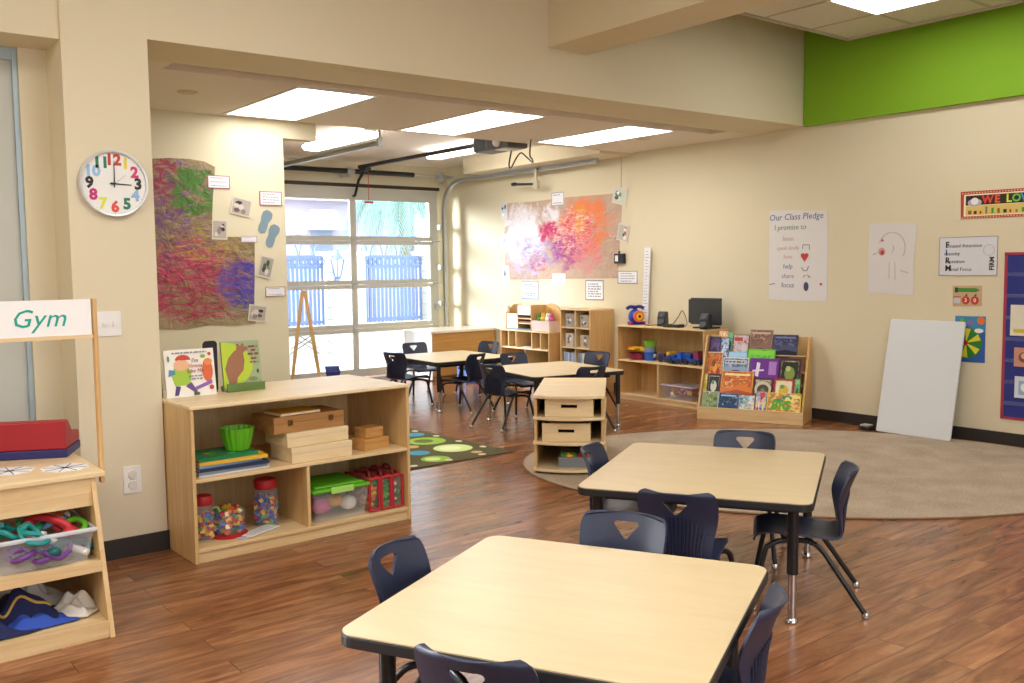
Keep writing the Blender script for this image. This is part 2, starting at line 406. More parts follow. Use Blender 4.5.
# flat ceiling lights in the alcove
LAMP = emit('lamp_diffuser', '#fffdfa', 8)
LAMPB = emit('bay_lamp_diffuser', '#fffbf6', 16)
TRIM = mat('#e8e6e0', .4, 0, .02, name='lamp_trim')
def ceiling_light(x0, y0, x1, y1, z, label, m=LAMP):
    cx, cy = (x0+x1)/2, (y0+y1)/2
    t = thing('ceiling_light', label, 'light', (cx, cy, z), group='flat ceiling lights')
    hx, hy = (x1-x0)/2, (y1-y0)/2
    f = MB()
    for a in ((-hx-.025, -hy-.025, -hx, hy+.025), (hx, -hy-.025, hx+.025, hy+.025), (-hx, -hy-.025, hx, -hy), (-hx, hy, hx, hy+.025)): f.box(a[0], a[1], -.008, a[2], a[3], 0)
    f.build('lamp_frame', TRIM, t)
    MB().box(-hx, -hy, -.006, hx, hy, -.001).build('diffuser', m, t)
    return t
ceiling_light(2.85, 5.92, 3.42, 7.2, ZS, 'lit flat panel in the alcove ceiling nearest the clock pier, above the finger painting')
ceiling_light(4.43, 5.92, 5.0, 7.2, ZS, 'lit flat panel in the alcove ceiling, middle of the three, nearest the door opener')
ceiling_light(5.96, 5.9, 6.52, 7.15, ZS, 'lit flat panel in the alcove ceiling nearest the long cream wall')
ceiling_light(6.09, 2.78, 6.7, 4.0, 3.308, 'lit square panel among ceiling tiles beside the lime green wall')
# round ceiling discs
for x, y, l in ((2.3, 6.5, 'small flat round cover in the alcove ceiling, nearer the clock'), (6.68, 6.42, 'small flat round cover in the alcove ceiling, nearer the cream right wall')):
    o = MB().lathe([(.07, 0), (.07, -.006), (.05, -.012), (0, -.012)][::-1], n=24).build('sprinkler_cover', mat('#cbb898', .5), None, (x, y, ZS))
    tag(o, l, 'ceiling cover')
# strip lights of the garage bay
def strip(x, y0, y1, label):
    t = thing('strip_light', label, 'light', (x, (y0+y1)/2, ZB), group='strip lights in the garage bay')
    h = (y1-y0)/2
    MB().box(-.07, -h, -.045, .07, h, 0).build('housing', TRIM, t, bevel=.004)
    prof = [(-.1, -.045), (-.105, -.075), (-.075, -.1), (.075, -.1), (.105, -.075), (.1, -.045)]
    MB().prism(prof, -h+.01, h-.01, 'y').build('lens', LAMPB, t)
strip(4.64, 8.1, 9.4, 'lit strip light in the garage bay, beside the left door track')
strip(6.18, 7.95, 9.35, 'lit strip light in the garage bay, behind the door opener')

# ---------------------------------------------------------------- garage door
DOORM = mat('#c2c3ba', .45, .1, .03, name='door_aluminium')
m, N, L, bs = new_mat('door_glass')
tr = N.new('ShaderNodeBsdfTransparent'); gl = N.new('ShaderNodeBsdfGlossy'); gl.inputs['Roughness'].default_value = .02
tr.inputs['Color'].default_value = (.95, .98, 1, 1)
fr = N.new('ShaderNodeFresnel'); fr.inputs['IOR'].default_value = 1.3; mxs = N.new('ShaderNodeMixShader')
L.new(fr.outputs[0], mxs.inputs[0]); L.new(tr.outputs[0], mxs.inputs[1]); L.new(gl.outputs[0], mxs.inputs[2]); L.new(mxs.outputs[0], N['Material Output'].inputs['Surface'])
GLASS = m
YD = 10.80
t = struct(thing('door_1', 'glazed sectional garage door with aluminium frame', 'door', (0, YD, 0)))
del t['category']
bounds = [.012, .645, 1.217, 1.785, 2.46]
for i in range(4):
    z0, z1 = bounds[i] + .002, bounds[i+1] - .002
    rb = .1 if i == 0 else .05; rt = .15 if i == 3 else .05
    f = MB()
    f.box(4.67, 0, z0, 7.2, .045, z0 + rb).box(4.67, 0, z1 - rt, 7.2, .045, z1)
    for a, c in ((4.67, 4.79), (5.855, 5.94), (7.07, 7.2)): f.box(a, 0, z0 + rb, c, .045, z1 - rt)
    s_ = f.build('door_section', DOORM, t, bevel=.004)
    MB().box(4.79, .018, z0 + rb, 5.855, .026, z1 - rt).build('pane', GLASS, s_)
    MB().box(5.94, .018, z0 + rb, 7.07, .026, z1 - rt).build('pane', GLASS, s_)
for i in (1, 2, 3):
    for xx in (5.897, 7.14):
        h = MB().box(xx-.035, -.012, bounds[i]-.045, xx+.035, -.001, bounds[i]+.045)
        h.tube([(xx-.04, -.014, bounds[i]), (xx+.04, -.014, bounds[i])], .012, 8)
        if xx > 7: h.cyl((xx+.03, -.02, bounds[i]), (xx+.09, -.02, bounds[i]), .008)
        h.build('hinge', STEEL, t)
MB().box(7.12, -.03, .86, 7.2, -.001, .93).cyl((7.15, -.03, .895), (7.15, -.05, .895), .02).build('lock', STEEL, t)
MB().box(4.67, -.045, 2.468, 7.21, -.002, 2.51).build('top_strut', mat('#3a2c22', .5, .3, name='dark_bronze'), t)
# tracks
def track(name, x, label, s):
    t = thing(name, label, 'door track', (x, 0, 0), group='garage door tracks')
    prof = 0
    pts = [(0, 10.72, .0), (0, 10.72, 2.2)]
    for i in range(1, 9):
        a = R(90*i/8); pts.append((0, 10.72 - .38 + .38*cos(a), 2.2 + .38*sin(a)))
    pts.append((0, 7.7, 2.585))
    b = MB()
    n = len(pts)
    vs = []
    for i, p in enumerate(pts):
        q0 = Vector(pts[max(i-1, 0)]); q1 = Vector(pts[min(i+1, n-1)]); d = (q1-q0).normalized(); nn = Vector((0, -d.z, d.y))
        for dx, dn in ((-.024, -.024), (.024, -.024), (.024, .024), (-.024, .024), (-.019, .019), (.019, .019), (.019, -.019), (-.019, -.019)):
            vs.append(Vector(p) + nn*dn + Vector((dx*1.0, 0, 0)))
    fs = []
    for i in range(n-1):
        for j in range(8): fs.append((i*8+j, i*8+(j+1) % 8, (i+1)*8+(j+1) % 8, (i+1)*8+j))
    b.add(vs, fs); b.build('rail', STEEL, t)
    MB().box(-.026, 7.68, 2.55, .026, 7.71, 2.64).box(-.012, 7.685, 2.6, .012, 7.705, 2.799).build('end_bracket', STEEL, t, bevel=.006)
    if s > 0: MB().box(-.02, 8.72, 2.38, .02, 8.75, 2.6 ).box(-.025, 8.70, 2.36, .025, 8.77, 2.45).build('hanger_strap', mat('#c8c2a8', .5, .4), t)
    if s > 0: MB().tube([(0, 8.74, 2.41), (0, 9.2, 2.44)], .016, 8).tube([(0, 9.14, 2.44), (0, 9.2, 2.44)], .024, 8).build('spring_stop', BLACK, t)
    br = MB()
    for z in (.4, .9, 1.4, 1.95): br.box(-.02, 10.753, z, .02 if s < 0 else .05, YG-.002, z+.06)
    br.build('wall_bracket', STEEL, t)
track('door_track', 7.255, 'curved steel garage door track beside the cream right wall', 1)
track('door_track', 4.5, 'steel garage door track running overhead beside the left strip light', -1)
t = thing('torsion_spring_shaft', 'dark torsion spring and shaft above the garage door', 'door spring', (0, 10.68, 2.655))
MB().cyl((4.5, 0, 0), (7.28, 0, 0), .013).build('shaft', STEEL, t)
MB().cyl((4.6, 0, 0), (5.76, 0, 0), .032, n=14).build('spring', BLACK, t)
MB().cyl((5.86, 0, 0), (6.75, 0, 0), .032, n=14).build('spring', BLACK, t)
MB().cyl((6.75, 0, 0), (6.79, 0, 0), .026, n=14).build('winding_cone', STEEL, t)
MB().box(5.785, -.02, -.07, 5.815, YG-10.682, .05).cyl((5.76, 0, 0), (5.86, 0, 0), .036).build('centre_bracket', STEEL, t)
MB().box(7.21, -.03, -.1, 7.225, .1, .05).cyl((7.17, 0, 0), (7.2, 0, 0), .062, n=18).cyl((7.14, 0, 0), (7.17, 0, 0), .072, n=18).build('end_bearing_plate', STEEL, t)
MB().box(7.24, -.03, -.02, 7.38, 0, .02).build('bracket_arm', STEEL, t)
# opener
t = thing('door_opener', 'grey garage door opener hanging under the ceiling with a plugged power cord', 'door opener', (5.9, 7.68, 2.625))
MB().box(-.13, -.3, -.02, .13, .3, .13).build('housing', mat('#4b4a48', .5, .2, .1), t, bevel=.02)
MB().box(-.131, .08, -.005, -.134, .26, .11).box(-.131, -.12, -.005, -.134, .04, .11).build('vent_panel', BLACKP, t)
MB().box(-.115, -.24, -.03, .115, -.05, .03).build('light_lens', mat('#c9c6bd', .3), t, bevel=.02)
MB().ball((-.15, -.14, .04), .045).build('bulb', WHITEP, t)
MB().box(-.12, -.1, .13, -.09, -.07, .174).box(.09, -.1, .13, .12, -.07, .174).build('hanger', STEEL, t)
MB().box(-.02, .3, .06, .02, 2.93, .1).build('rail', BLACK, t)
MB().box(-.04, 2.7, .02, .04, 2.86, .06).tube([(0, 2.78, .04), (0, 2.95, -.08), (0, 3.06, -.27), (0, 3.1, -.27)], .018, 8).build('door_arm', BLACK, t)
MB().tube([(.03, 2.76, .02), (.03, 2.76, -.36)], .004, 6).build('release_cord', RED, t)
MB().tube([(-.03, 2.76, -.37), (.09, 2.76, -.37)], .013, 8).build('release_handle', RED, t)
cp = [(5.8, 7.06, 2.64), (5.81, 7.09, 2.5), (5.85, 7.1, 2.46), (5.9, 7.16, 2.44), (5.9, 7.25, 2.5), (5.9, 7.34, 2.55), (5.9, 7.42, 2.5), (5.9, 7.5, 2.42), (5.89, 7.52, 2.45), (5.89, 7.48, 2.585)]
def smooth(pts, n=6):
    P = [Vector(p) for p in pts]; out = []
    for i in range(len(P)-1):
        a, b, c, d = P[max(i-1, 0)], P[i], P[i+1], P[min(i+2, len(P)-1)]
        for j in range(n):
            u = j/n; out.append(.5*((2*b) + (c-a)*u + (2*a-5*b+4*c-d)*u*u + (3*b-a-3*c+d)*u**3))
    out.append(P[-1]); return out
MB().tube([Vector(p) - Vector((5.9, 7.68, 2.625)) for p in smooth(cp)], .008, 6).build('power_cord', BLACK, t)
MB().cyl((-.1, -.62, .02), (-.1, -.62, .045), .022).build('plug', BLACK, t)
# ---------------------------------------------------------------- rugs
def ellipse(cx, cy, a, b, ang, n=96):
    c, s = cos(ang), sin(ang)
    return [(cx + a*cos(2*pi*i/n)*c - b*sin(2*pi*i/n)*s, cy + a*cos(2*pi*i/n)*s + b*sin(2*pi*i/n)*c) for i in range(n)]
t = thing('oval_rug', 'large beige oval rug under the leaning whiteboard', 'rug', (5.64, 3.87, 0))
MB().prism(ellipse(0, 0, 1.985, 1.43, R(-46.1)), .0005, .009).build('pile', carpet_mat('beige_carpet', '#b9a892', '#978470'), t)
MB().tube([(x, y, .006) for x, y in ellipse(0, 0, 1.985, 1.43, R(-46.1))], .006, 6, closed=True).build('bound_edge', mat('#8a6f55', .9), t)
t = thing('dotted_rug', 'dark green rug patterned with lime, blue and tan circles', 'rug', (4.39, 5.60, 0), R(1.5))
o = MB().use(carpet_mat('green_rug', '#5d5526', '#463f1c', 120)).prism([(-2.3, 0), (0, 0), (0, 1.75), (-2.3, 1.75)], .0005, .008)
G1, G2, G3 = mat('#8db53a', .9, name='rug_lime'), mat('#c9d98c', .9, name='rug_pale_green'), mat('#3f8fae', .9, name='rug_blue')
TAN = mat('#c9a070', .9, name='rug_tan'); DKG = mat('#5f6a22', .9, name='rug_olive')
sh = []
for cx, cy, r, m_, m2, r2 in ((-.266, .417, .155, G2, mat('#dde6b4', .9), .085), (-.25, .81, .16, G1, DKG, .08), (-.574, .436, .085, G3, None, 0), (-.608, .165, .11, G1, G2, .06), (-.159, 1.12, .085, G3, None, 0), (-.48, .68, .06, TAN, None, 0), (-.225, .164, .045, TAN, None, 0), (-.62, .95, .17, G1, G2, .08), (-.45, 1.3, .14, G2, None, 0), (-.9, .6, .17, G3, None, 0), (-1.0, .22, .1, G1, None, 0), (-1.05, 1.1, .18, TAN, None, 0), (-1.4, .5, .2, G2, DKG, .1), (-1.45, 1.3, .2, G3, None, 0), (-1.85, .9, .22, G1, G2, .1), (-1.75, .25, .12, TAN, None, 0), (-.8, 1.48, .12, G1, None, 0)):
    sh.append((disc(cx, cy, r, n=32), m_))
    if m2: sh.append((disc(cx-.02, cy+.01, r2, n=28), m2))
LET = mat('#d9cdb0', .9, name='rug_cream')
for i in range(7): sh.append((disc(-.25 - .31*i, .065, .035, .026, 7), LET)); sh.append((disc(-.06, .3 + .32*i, .026, .034, 7), LET)) if i < 5 else None
for i, (p, m_) in enumerate(sh): o.use(m_).prism(p, .0075, .0084 + i*.00006)
o.build('pile', None, t)

# ---------------------------------------------------------------- tables
def table(c, ang, du, dv, label, z=.5, inset=.052):
    """ang = direction of the depth axis; local y = depth, local x = across"""
    t = thing('classroom_table', label, 'table', (c[0], c[1], 0), ang - pi/2, group='classroom tables')
    hx, hy = du/2, dv/2
    MB().prism(rrect(-hx, -hy, hx, hy, .05, 6), z-.004, z).build('laminate_top', LAM, t)
    MB().prism(rrect(-hx-.004, -hy-.004, hx+.004, hy+.004, .054, 6), z-.034, z-.0035).build('black_edge_band', BLACKP, t, bevel=.004)
    a = MB()
    ix, iy = hx-.1, hy-.1
    for q in ((-ix, -iy, ix, -iy+.02), (-ix, iy-.02, ix, iy), (-ix, -iy, -ix+.02, iy), (ix-.02, -iy, ix, iy)): a.box(q[0], q[1], z-.065, q[2], q[3], z-.034)
    a.build('apron', BLACK, t)
    for sx in (-1, 1):
        for sy in (-1, 1):
            x, y = sx*(hx-inset), sy*(hy-inset)
            l = MB().cyl((x, y, .2), (x, y, z-.034), .022, n=18).box(x-.035, y-.035, z-.042, x+.035, y+.035, z-.034).build('leg', BLACK, t)
            MB().cyl((x, y, .022), (x, y, .205), .0165, n=16).build('leg_insert', CHROME, l)
            MB().lathe([(.02, 0), (.024, .006), (.022, .016), (.012, .026)], (x, y, 0), 14).build('glide', CHROME, l)
    return t
table((1.70, 1.91), R(28), .935, .94, 'nearest square table, laminate top with black edge, in the foreground', inset=.095)
table((3.277, 2.737), R(30.8), .945, 1.055, 'second square table, beside the oval rug, with a chair pulled out on its right', inset=.075)
table((5.52, 8.08), R(-3), 1.0, .93, 'farthest square table, close to the garage door', inset=.05)
table((5.49, 6.42), R(-10), 1.0, .93, 'square table behind the pale end shelf, before the cubby bookcase', inset=.05)

# ---------------------------------------------------------------- chairs
PROF = [(.184, .277, .158), (.184, .283, .164), (.168, .294, .168), (.12, .300, .172), (.03, .297, .172), (-.06, .290, .168), (-.115, .288, .16), (-.148, .298, .152), (-.166, .325, .148),
        (-.174, .37, .152), (-.180, .42, .164), (-.192, .475, .174), (-.212, .53, .176), (-.224, .556, .170), (-.229, .567, .158), (-.231, .573, .135)]
def shell_pt(u, v):
    n = len(PROF)-1; f = min(max(v*n, 0), n - 1e-6); i = int(f); w = f - i
    a, b, c, d = PROF[max(i-1, 0)], PROF[i], PROF[i+1], PROF[min(i+2, n)]
    q = [.5*((2*b[k]) + (c[k]-a[k])*w + (2*a[k]-5*b[k]+4*c[k]-d[k])*w*w + (3*b[k]-a[k]-3*c[k]+d[k])*w**3) for k in range(3)]
    s = 2*u - 1
    back = min(1, max(0, (v - .5)/.2)); seat = min(1, max(0, (.5 - v)/.15)) * min(1, v/.2)
    return Vector((s*q[2]*.86, q[0] + back*.045*s*s, q[1] + seat*.016*s*s))
def make_chair(label):
    t = thing('shell_chair', label, 'chair', group='navy shell chairs')
    b = MB().use(NAVY); b.grid(shell_pt, 16, 52)
    OPEN.add('seat_shell')
    o = b.build('seat_shell', NAVY, t, solid=.009)
    # hand hole cut through the back, rounded triangle pointing down
    tri = []
    for (px, pz), a0 in (((.034, .532), -20), ((-.034, .532), 90), ((0, .496), 200)):
        for i in range(6): tri.append((px + .011*cos(R(a0 + 22*i)), pz + .011*sin(R(a0 + 22*i))))
    cut = MB().prism(tri[::-1], -.4, -.05, 'y').build('cutter', NAVY)
    bm = bmesh.new(); bm.from_mesh(cut.data); bmesh.ops.recalc_face_normals(bm, faces=bm.faces); bm.to_mesh(cut.data); bm.free()
    md = o.modifiers.new('hand_hole', 'BOOLEAN'); md.operation = 'DIFFERENCE'; md.object = cut; md.solver = 'EXACT'
    bpy.context.view_layer.update()
    ev = o.evaluated_get(bpy.context.evaluated_depsgraph_get())
    me = bpy.data.meshes.new_from_object(ev); me.name = 'seat_shell'
    o.modifiers.clear(); o.data = me
    for p in me.polygons: p.use_smooth = True
    me.set_sharp_from_angle(angle=R(38))
    bpy.data.objects.remove(cut)
    r = MB()
    for k in range(-7, 8):
        s = .5 + k*.05
        pts = [shell_pt(s, v) + Vector((0, -.007, 0)) for v in [.5 + .235*j/14 - .0012*k*k*(j/14) for j in range(15)]]
        r.tube(pts, [.002] + [.004]*13 + [.002], 6)
    r.build('rear_ribs', NAVY, t)
    f = MB()
    for y in (.05, -.03): f.tube([(-.115, y, .279), (.115, y, .279)], .009, 8)
    for x in (-.115, .115): f.box(x-.012, -.05, .272, x+.012, .075, .288)
    f.build('underframe', BLACK, t)
    for s in (-1, 1):
        for pts in ([(.11, .05, .279), (.135, .09, .277), (.15, .125, .262), (.16, .145, .225), (.188, .185, .012)], [(.115, -.03, .279), (.142, -.058, .275), (.153, -.082, .255), (.160, -.112, .215), (.192, -.25, .012)]):
            P_ = smooth([(s*x, y, z) for x, y, z in pts], 5)
            l = MB().tube(P_, .011, 10).build('leg', BLACK, t)
            e = P_[-1]
            MB().lathe([(.012, 0), (.0155, .004), (.0145, .016), (.011, .024)], (e.x, e.y, 0), 12).build('glide', CHROME, l)
    return t
CH = [
 ((1.525, 2.265), -62, 'navy shell chair at the left edge of the nearest table'),
 ((1.325, 1.725), 28, 'navy chair cut off by the bottom photo edge, back toward us at the nearest table'),
 ((2.07, 2.15), 208, 'navy shell chair on the far side of the nearest table, seen over its laminate top'),
 ((1.855, 1.60), 118, 'navy shell chair at the right edge of the nearest table, its ribbed back showing'),
 ((3.66, 2.87), 211, 'navy shell chair behind the second table, its top rim against the oval rug'),
 ((3.07, 3.03), -59, 'navy shell chair between the second table and the pale end shelf'),
 ((2.775, 2.44), 31, 'navy shell chair with ribbed back facing us, at the near side of the second table'),
 ((3.36, 2.32), 127, 'navy chair on the right of the second table, seen side on with its legs'),
 ((5.07, 8.23), 15, 'navy shell chair at the farthest table, nearest the dotted rug and the easel'),
 ((5.66, 8.87), 262, 'navy shell chair at the farthest table, its back against the garage door glass'),
 ((5.36, 7.64), 108, 'navy chair at the farthest table, near side, turned three quarters away from us'),
 ((6.21, 8.53), 190, 'shiny navy chair at the farthest table, in front of the low wooden cabinet'),
 ((5.08, 6.57), 8, 'navy shell chair standing alone side on, left of the table behind the end shelf'),
 ((5.66, 7.05), 262, 'navy chair facing us with a glossy seat, at the table before the bookcases'),
 ((5.43, 5.98), 84, 'navy shell chair directly behind the pale end shelf, back toward us'),
 ((6.2, 6.72), 190, 'shiny navy chair in front of the cubby bookcase side panel'),
]
c0 = None
for (x, y), a, l in CH:
    o = make_chair(l) if c0 is None else copy_tree(c0)
    if c0 is None: c0 = o
    o['label'] = l; o.location = (x, y, 0); o.rotation_euler = (0, 0, R(a - 90))

# ---------------------------------------------------------------- left low shelf
t = thing('toy_shelf', 'wide low birch shelf by the clock pier with books on its top', 'shelf', (1.522, 4.44, 0), R(1.3))
W, D, H = 1.243, .68, .772
for x in (0, W-.018): MB().box(x, 0, 0, x+.018, D, H-.018).build('side_panel', BIRCHZ, t, bevel=.002)
MB().box(-.004, -.006, H-.018, W+.004, D, H).build('top', PALE, t, bevel=.005, seg=3)
MB().box(.018, .004, .395, W-.018, D-.012, .413).build('middle_shelf', BIRCH, t, bevel=.002)
MB().box(.018, .004, .052, W-.018, D-.012, .07).build('bottom_shelf', BIRCH, t, bevel=.002)
MB().box(.018, .012, 0, W-.018, .03, .052).build('kick_board', BIRCH, t)
MB().box(.605, .006, .07, .623, D-.012, .395).build('divider', BIRCHZ, t, bevel=.002)
MB().box(.018, D-.012, .0, W-.018, D-.002, H-.018).build('back_panel', BIRCHZ, t)
SH = Matrix.Translation((1.522, 4.44, 0)) @ Matrix.Rotation(R(1.3), 4, 'Z')
def on(x, y, z): return tuple(SH @ Vector((x, y, z)))
SR = R(1.3)

# ---------------------------------------------------------------- pretend shop stand at far left
t = thing('play_stand', 'birch play stand at the left edge with a hand-lettered sign and a counter', 'play stand', (-.15, 3.76, 0))
W = 1.115
def side(x0, x1):
    return MB().prism([(0, 0), (.9, 0), (.9, .6), (.19, .6)], x0, x1, 'x')
side(W-.018, W).build('side_panel', BIRCHZ, t); side(0, .018).build('side_panel', BIRCHZ, t)
MB().box(-.03, .175, .6, W+.035, .95, .622).build('counter', PALE, t, bevel=.004)
MB().box(.018, .185, .488, W-.018, .2, .6).build('front_apron', BIRCH, t)
MB().box(.018, .095, .262, W-.018, .88, .28).box(.018, .078, .246, W-.018, .096, .286).build('middle_shelf', BIRCH, t)
MB().box(.018, .03, .04, W-.018, .88, .058).box(.018, .012, 0, W-.018, .03, .062).build('bottom_shelf', BIRCH, t)
MB().box(.018, .88, 0, W-.018, .89, .6).build('back_panel', BIRCHZ, t)
for x in (W+.036, -.05): MB().box(x, .25, .56, x+.016, .285, 1.315).build('post', OAKY, t, bevel=.003)
MB().box(-.03, .255, 1.155, W+.034, .275, 1.17).build('sign_rail', BIRCH, t)
s_ = MB().box(-.03, .258, 1.17, W+.03, .268, 1.312).build('sign_board', WHITE, t)
s_['label'] = 'white sign board with teal handwriting'
TEALINK = mat('#12a08c', .6, name='teal_ink')
letters('hand_lettering', 'Kids', .1, TEALINK, s_, (.80, .2572, 1.238), (R(90), 0, 0), align='RIGHT', shear=.28, space=1.05); letters('hand_lettering', 'Gym', .1, TEALINK, s_, (1.05, .2572, 1.238), (R(90), 0, 0), align='RIGHT', shear=.28, space=1.05)

# ---------------------------------------------------------------- pale end shelf with curved shelves
ang = R(-44.5)
t = thing('end_shelf', 'pale birch shelf unit with bowed shelf fronts and two wooden bins', 'shelf', (4.03, 4.90, .0125), ang)
W, D, H = .475, 1.0, .535
def bow(y): return [(-.008, D)] + [(-.008, y)] + [(-.008 + (W+.016)*i/12, y - .055*sin(pi*i/12)) for i in range(1, 12)] + [(W+.008, y), (W+.008, D)]
def bowed(z0, z1, name, m_):
    o = MB().prism(bow(-.01), z0, z1).build(name, m_, t, bevel=.004)
bowed(H-.022, H, 'top', PALE)
for z in (.385, .215, .03): bowed(z-.02, z, 'bowed_shelf', PALE)
MB().box(0, .005, 0, .018, D, H-.022).build('side_panel', BIRCHZ, t); MB().box(W-.018, .005, 0, W, D, H-.022).build('side_panel', BIRCHZ, t)
MB().box(.018, D-.02, 0, W-.018, D-.005, H-.022).build('back_panel', BIRCHZ, t)
ES = Matrix.Translation((4.03, 4.90, .0125)) @ Matrix.Rotation(ang, 4, 'Z')
for z, l in ((.385, 'pale wooden bin with a dark slot, upper one in the bowed end shelf'), (.215, 'pale wooden bin with a dark slot, lower one in the bowed end shelf')):
    dx = 0 if z > .3 else -.02
    p = ES @ Vector((.238+dx, 0, z + .001))
    tb = thing('wooden_bin', l, 'bin', p, ang, 'wooden bins')
    h = .122
    f = MB().box(-.165, .01, 0, .165, .022, h*.48).box(-.165, .01, h*.66, .165, .022, h).box(-.165, .01, h*.48, -.055, .022, h*.66).box(.055, .01, h*.48, .165, .022, h*.66)
    f.build('front_board', PALE, tb)
    MB().box(-.165, .022, 0, -.153, .4, h).box(.153, .022, 0, .165, .4, h).box(-.153, .388, 0, .153, .4, h).box(-.153, .022, 0, .153, .388, .01).build('tray', PALE, tb)
    MB().box(-.152, .024, .012, .152, .386, h*.5).build('dark_block', mat('#2b1d14', .9), tb)  # near-black block filling the lower half of the bin
# stack of grey trays and loose bright pieces at the bottom
for i in range(4):
    p = ES @ Vector((.29, .01, .03 + i*.018))
    o = MB().box(-.125, 0, .0005, .125, .3, .015).box(-.13, -.004, .012, .13, .304, .0172).build('grey_tray', mat('#8d939c', .5, 0, .1), None, p, (0, 0, ang), bevel=.002)
    tag(o, 'flat grey tray, %s of the pile in the bowed end shelf' % ('lowest', 'second from the bottom', 'third from the bottom', 'topmost')[i], 'tray', 'grey trays')
for i, (cx, cy, m_, nm, la) in enumerate(((-.09, .05, GREEN, 'green_block', 'green play piece at the left end of the grey tray pile'), (-.03, .07, GREEN, 'green_block', 'green play piece second from left on the grey trays'), (.03, .05, RED, 'red_block', 'red play piece in the middle of the grey tray pile'), (.085, .07, ORNG, 'red_block', 'orange-red play piece at the right end of the grey trays'), (-.055, .03, YEL, 'yellow_block', 'small yellow play piece lying among the green ones on the grey trays'))):
    p = ES @ Vector((.29+cx, .01+cy, .1025))
    o = MB().box(-.022, -.02, 0, .022, .02, .018).cyl((-.01, 0, .018), (-.01, 0, .026), .008).cyl((.011, 0, .018), (.011, 0, .026), .008).build(nm, m_, None, p, (0, 0, ang + i*.5), bevel=.003)
    tag(o, la, 'toy', 'bright pieces on the grey trays')

# ---------------------------------------------------------------- shelving along the right wall
def carcass(t, W, D, H, mtop=BIRCHY, back=True, k=.06):
    """unit whose front faces -x in the room: local x = along the wall toward us, local y = depth into the wall"""
    MB().box(0, 0, 0, .018, D, H-.018).build('side_panel', OAKY, t, bevel=.002); MB().box(W-.018, 0, 0, W, D, H-.018).build('side_panel', OAKY, t, bevel=.002)
    MB().box(-.003, -.004, H-.018, W+.003, D, H).build('top', BIRCH, t, bevel=.004)
    if back: MB().box(.018, D-.012, 0, W-.018, D-.002, H-.018).build('back_panel', BIRCHZ, t)
    MB().box(.018, .002, k-.018, W-.018, D-.012, k).build('bottom_shelf', BIRCH, t); MB().box(.018, .012, 0, W-.018, .03, k-.018).build('kick_board', BIRCH, t)
def unit(name, label, x, y1, cat='shelf'): return thing(name, label, cat, (x, y1, 0), R(-90))
t = unit('low_shelf', 'low birch shelf against the cream wall holding plastic toys and speakers', 7.055, 7.17)
LS = (1.2, .36, .79); carcass(t, *LS)
MB().box(.018, .004, .407, LS[0]-.018, LS[1]-.012, .425).build('middle_shelf', BIRCH, t, bevel=.002)
MB().box(.575, .006, .06, .593, LS[1]-.012, .407).build('divider', BIRCHZ, t)
t = unit('cubby_bookcase', 'tall birch cubby bookcase with two columns of books', 7.06, 8.10)
KS = (.51, .36, .94); carcass(t, *KS)
MB().box(.246, .004, .06, .264, KS[1]-.012, KS[2]-.018).build('divider', BIRCHZ, t)
for z in (.285, .51, .735): MB().box(.018, .004, z-.018, KS[0]-.018, KS[1]-.012, z).build('cubby_shelf', BIRCH, t, bevel=.002)
t = unit('play_shelf', 'birch shelf with narrow cubbies below a wooden play house, before the cream wall', 7.03, 9.19)
JS = (.93, .38, .66); carcass(t, *JS)
MB().box(.018, .004, .432, JS[0]-.018, JS[1]-.012, .45).build('middle_shelf', PALE, t, bevel=.002)
for x in (.14, .29, .59, .75): MB().box(x, .01, .45, x+.014, JS[1]-.012, JS[2]-.018).build('cubby_divider', BIRCHZ, t)
MB().box(.46, .01, .06, .474, JS[1]-.012, .432).build('divider', BIRCHZ, t)
t = thing('low_cabinet', 'low wooden cabinet with a white end and pale top beside the garage door', 'cabinet', (6.41, 9.8, 0))
MB().box(.012, 0, .06, .99, .018, .60).build('wood_panel', wood('golden_panel', '#cf9f58', '#bb8a45', 'X', .45), t)
MB().box(0, .0, .02, .012, .6, .60).build('white_end_panel', WHITEP, t)
MB().box(-.002, .6, .0, .02, .64, .60).build('end_post', OAKY, t)
MB().box(.012, .6, 0, .99, .62, .60).build('back_panel', BIRCHZ, t); MB().box(.05, .03, 0, .97, .05, .06).build('kick_board', BROWNW, t)
MB().box(.97, .018, 0, .99, .6, .60).build('side_panel', BIRCHZ, t)
MB().box(-.02, -.02, .60, 1.0, .66, .63).build('top', mat('#e6ddcb', .3, name='cream_laminate'), t, bevel=.004)

# ---------------------------------------------------------------- book display rack
RO = Vector((6.662, 5.714, 0)); U = Vector((.396, -.918, 0)); V = Vector((.918, .396, 0))
RM = Matrix(((U.x, V.x, 0, RO.x), (U.y, V.y, 0, RO.y), (0, 0, 1, 0), (0, 0, 0, 1)))
t = thing('book_rack', 'slanted birch book display rack full of picture books', 'book rack', RO, math.atan2(U.y, U.x))
W = .955
for x in (0, W-.016):
    MB().prism([(0, 0), (.392, 0), (.392, .752), (.28, .752), (.0, .11)], x, x+.016, 'x').build('side_panel', OAKY, t)
MB().box(0, -.012, 0, W, .006, .112).build('front_board', BIRCH, t, bevel=.002)
MB().box(.016, .379, 0, W-.016, .391, .752).build('back_panel', BIRCHZ, t)
b0 = Vector((0, .091, .05)); S = Vector((0, .354, .935)).normalized(); Nn = Vector((0, -.935, .354)).normalized()
for i in range(5):
    s0 = [.575, .42, .29, .15, .0][i]
    q = b0 + S*s0
    lo = q - Nn*.012
    M_ = Matrix(((1, 0, 0, 0), (0, S.y, Nn.y, 0), (0, S.z, Nn.z, 0), (0, 0, 0, 1)))
    m2 = MB().box(.0165, s0-.009, .02*i-.0195, W-.0165, s0-.001, .02*i-.001).xf(Matrix.Translation(b0) @ M_)
    m2.build('tier_ledge', BIRCH, t)
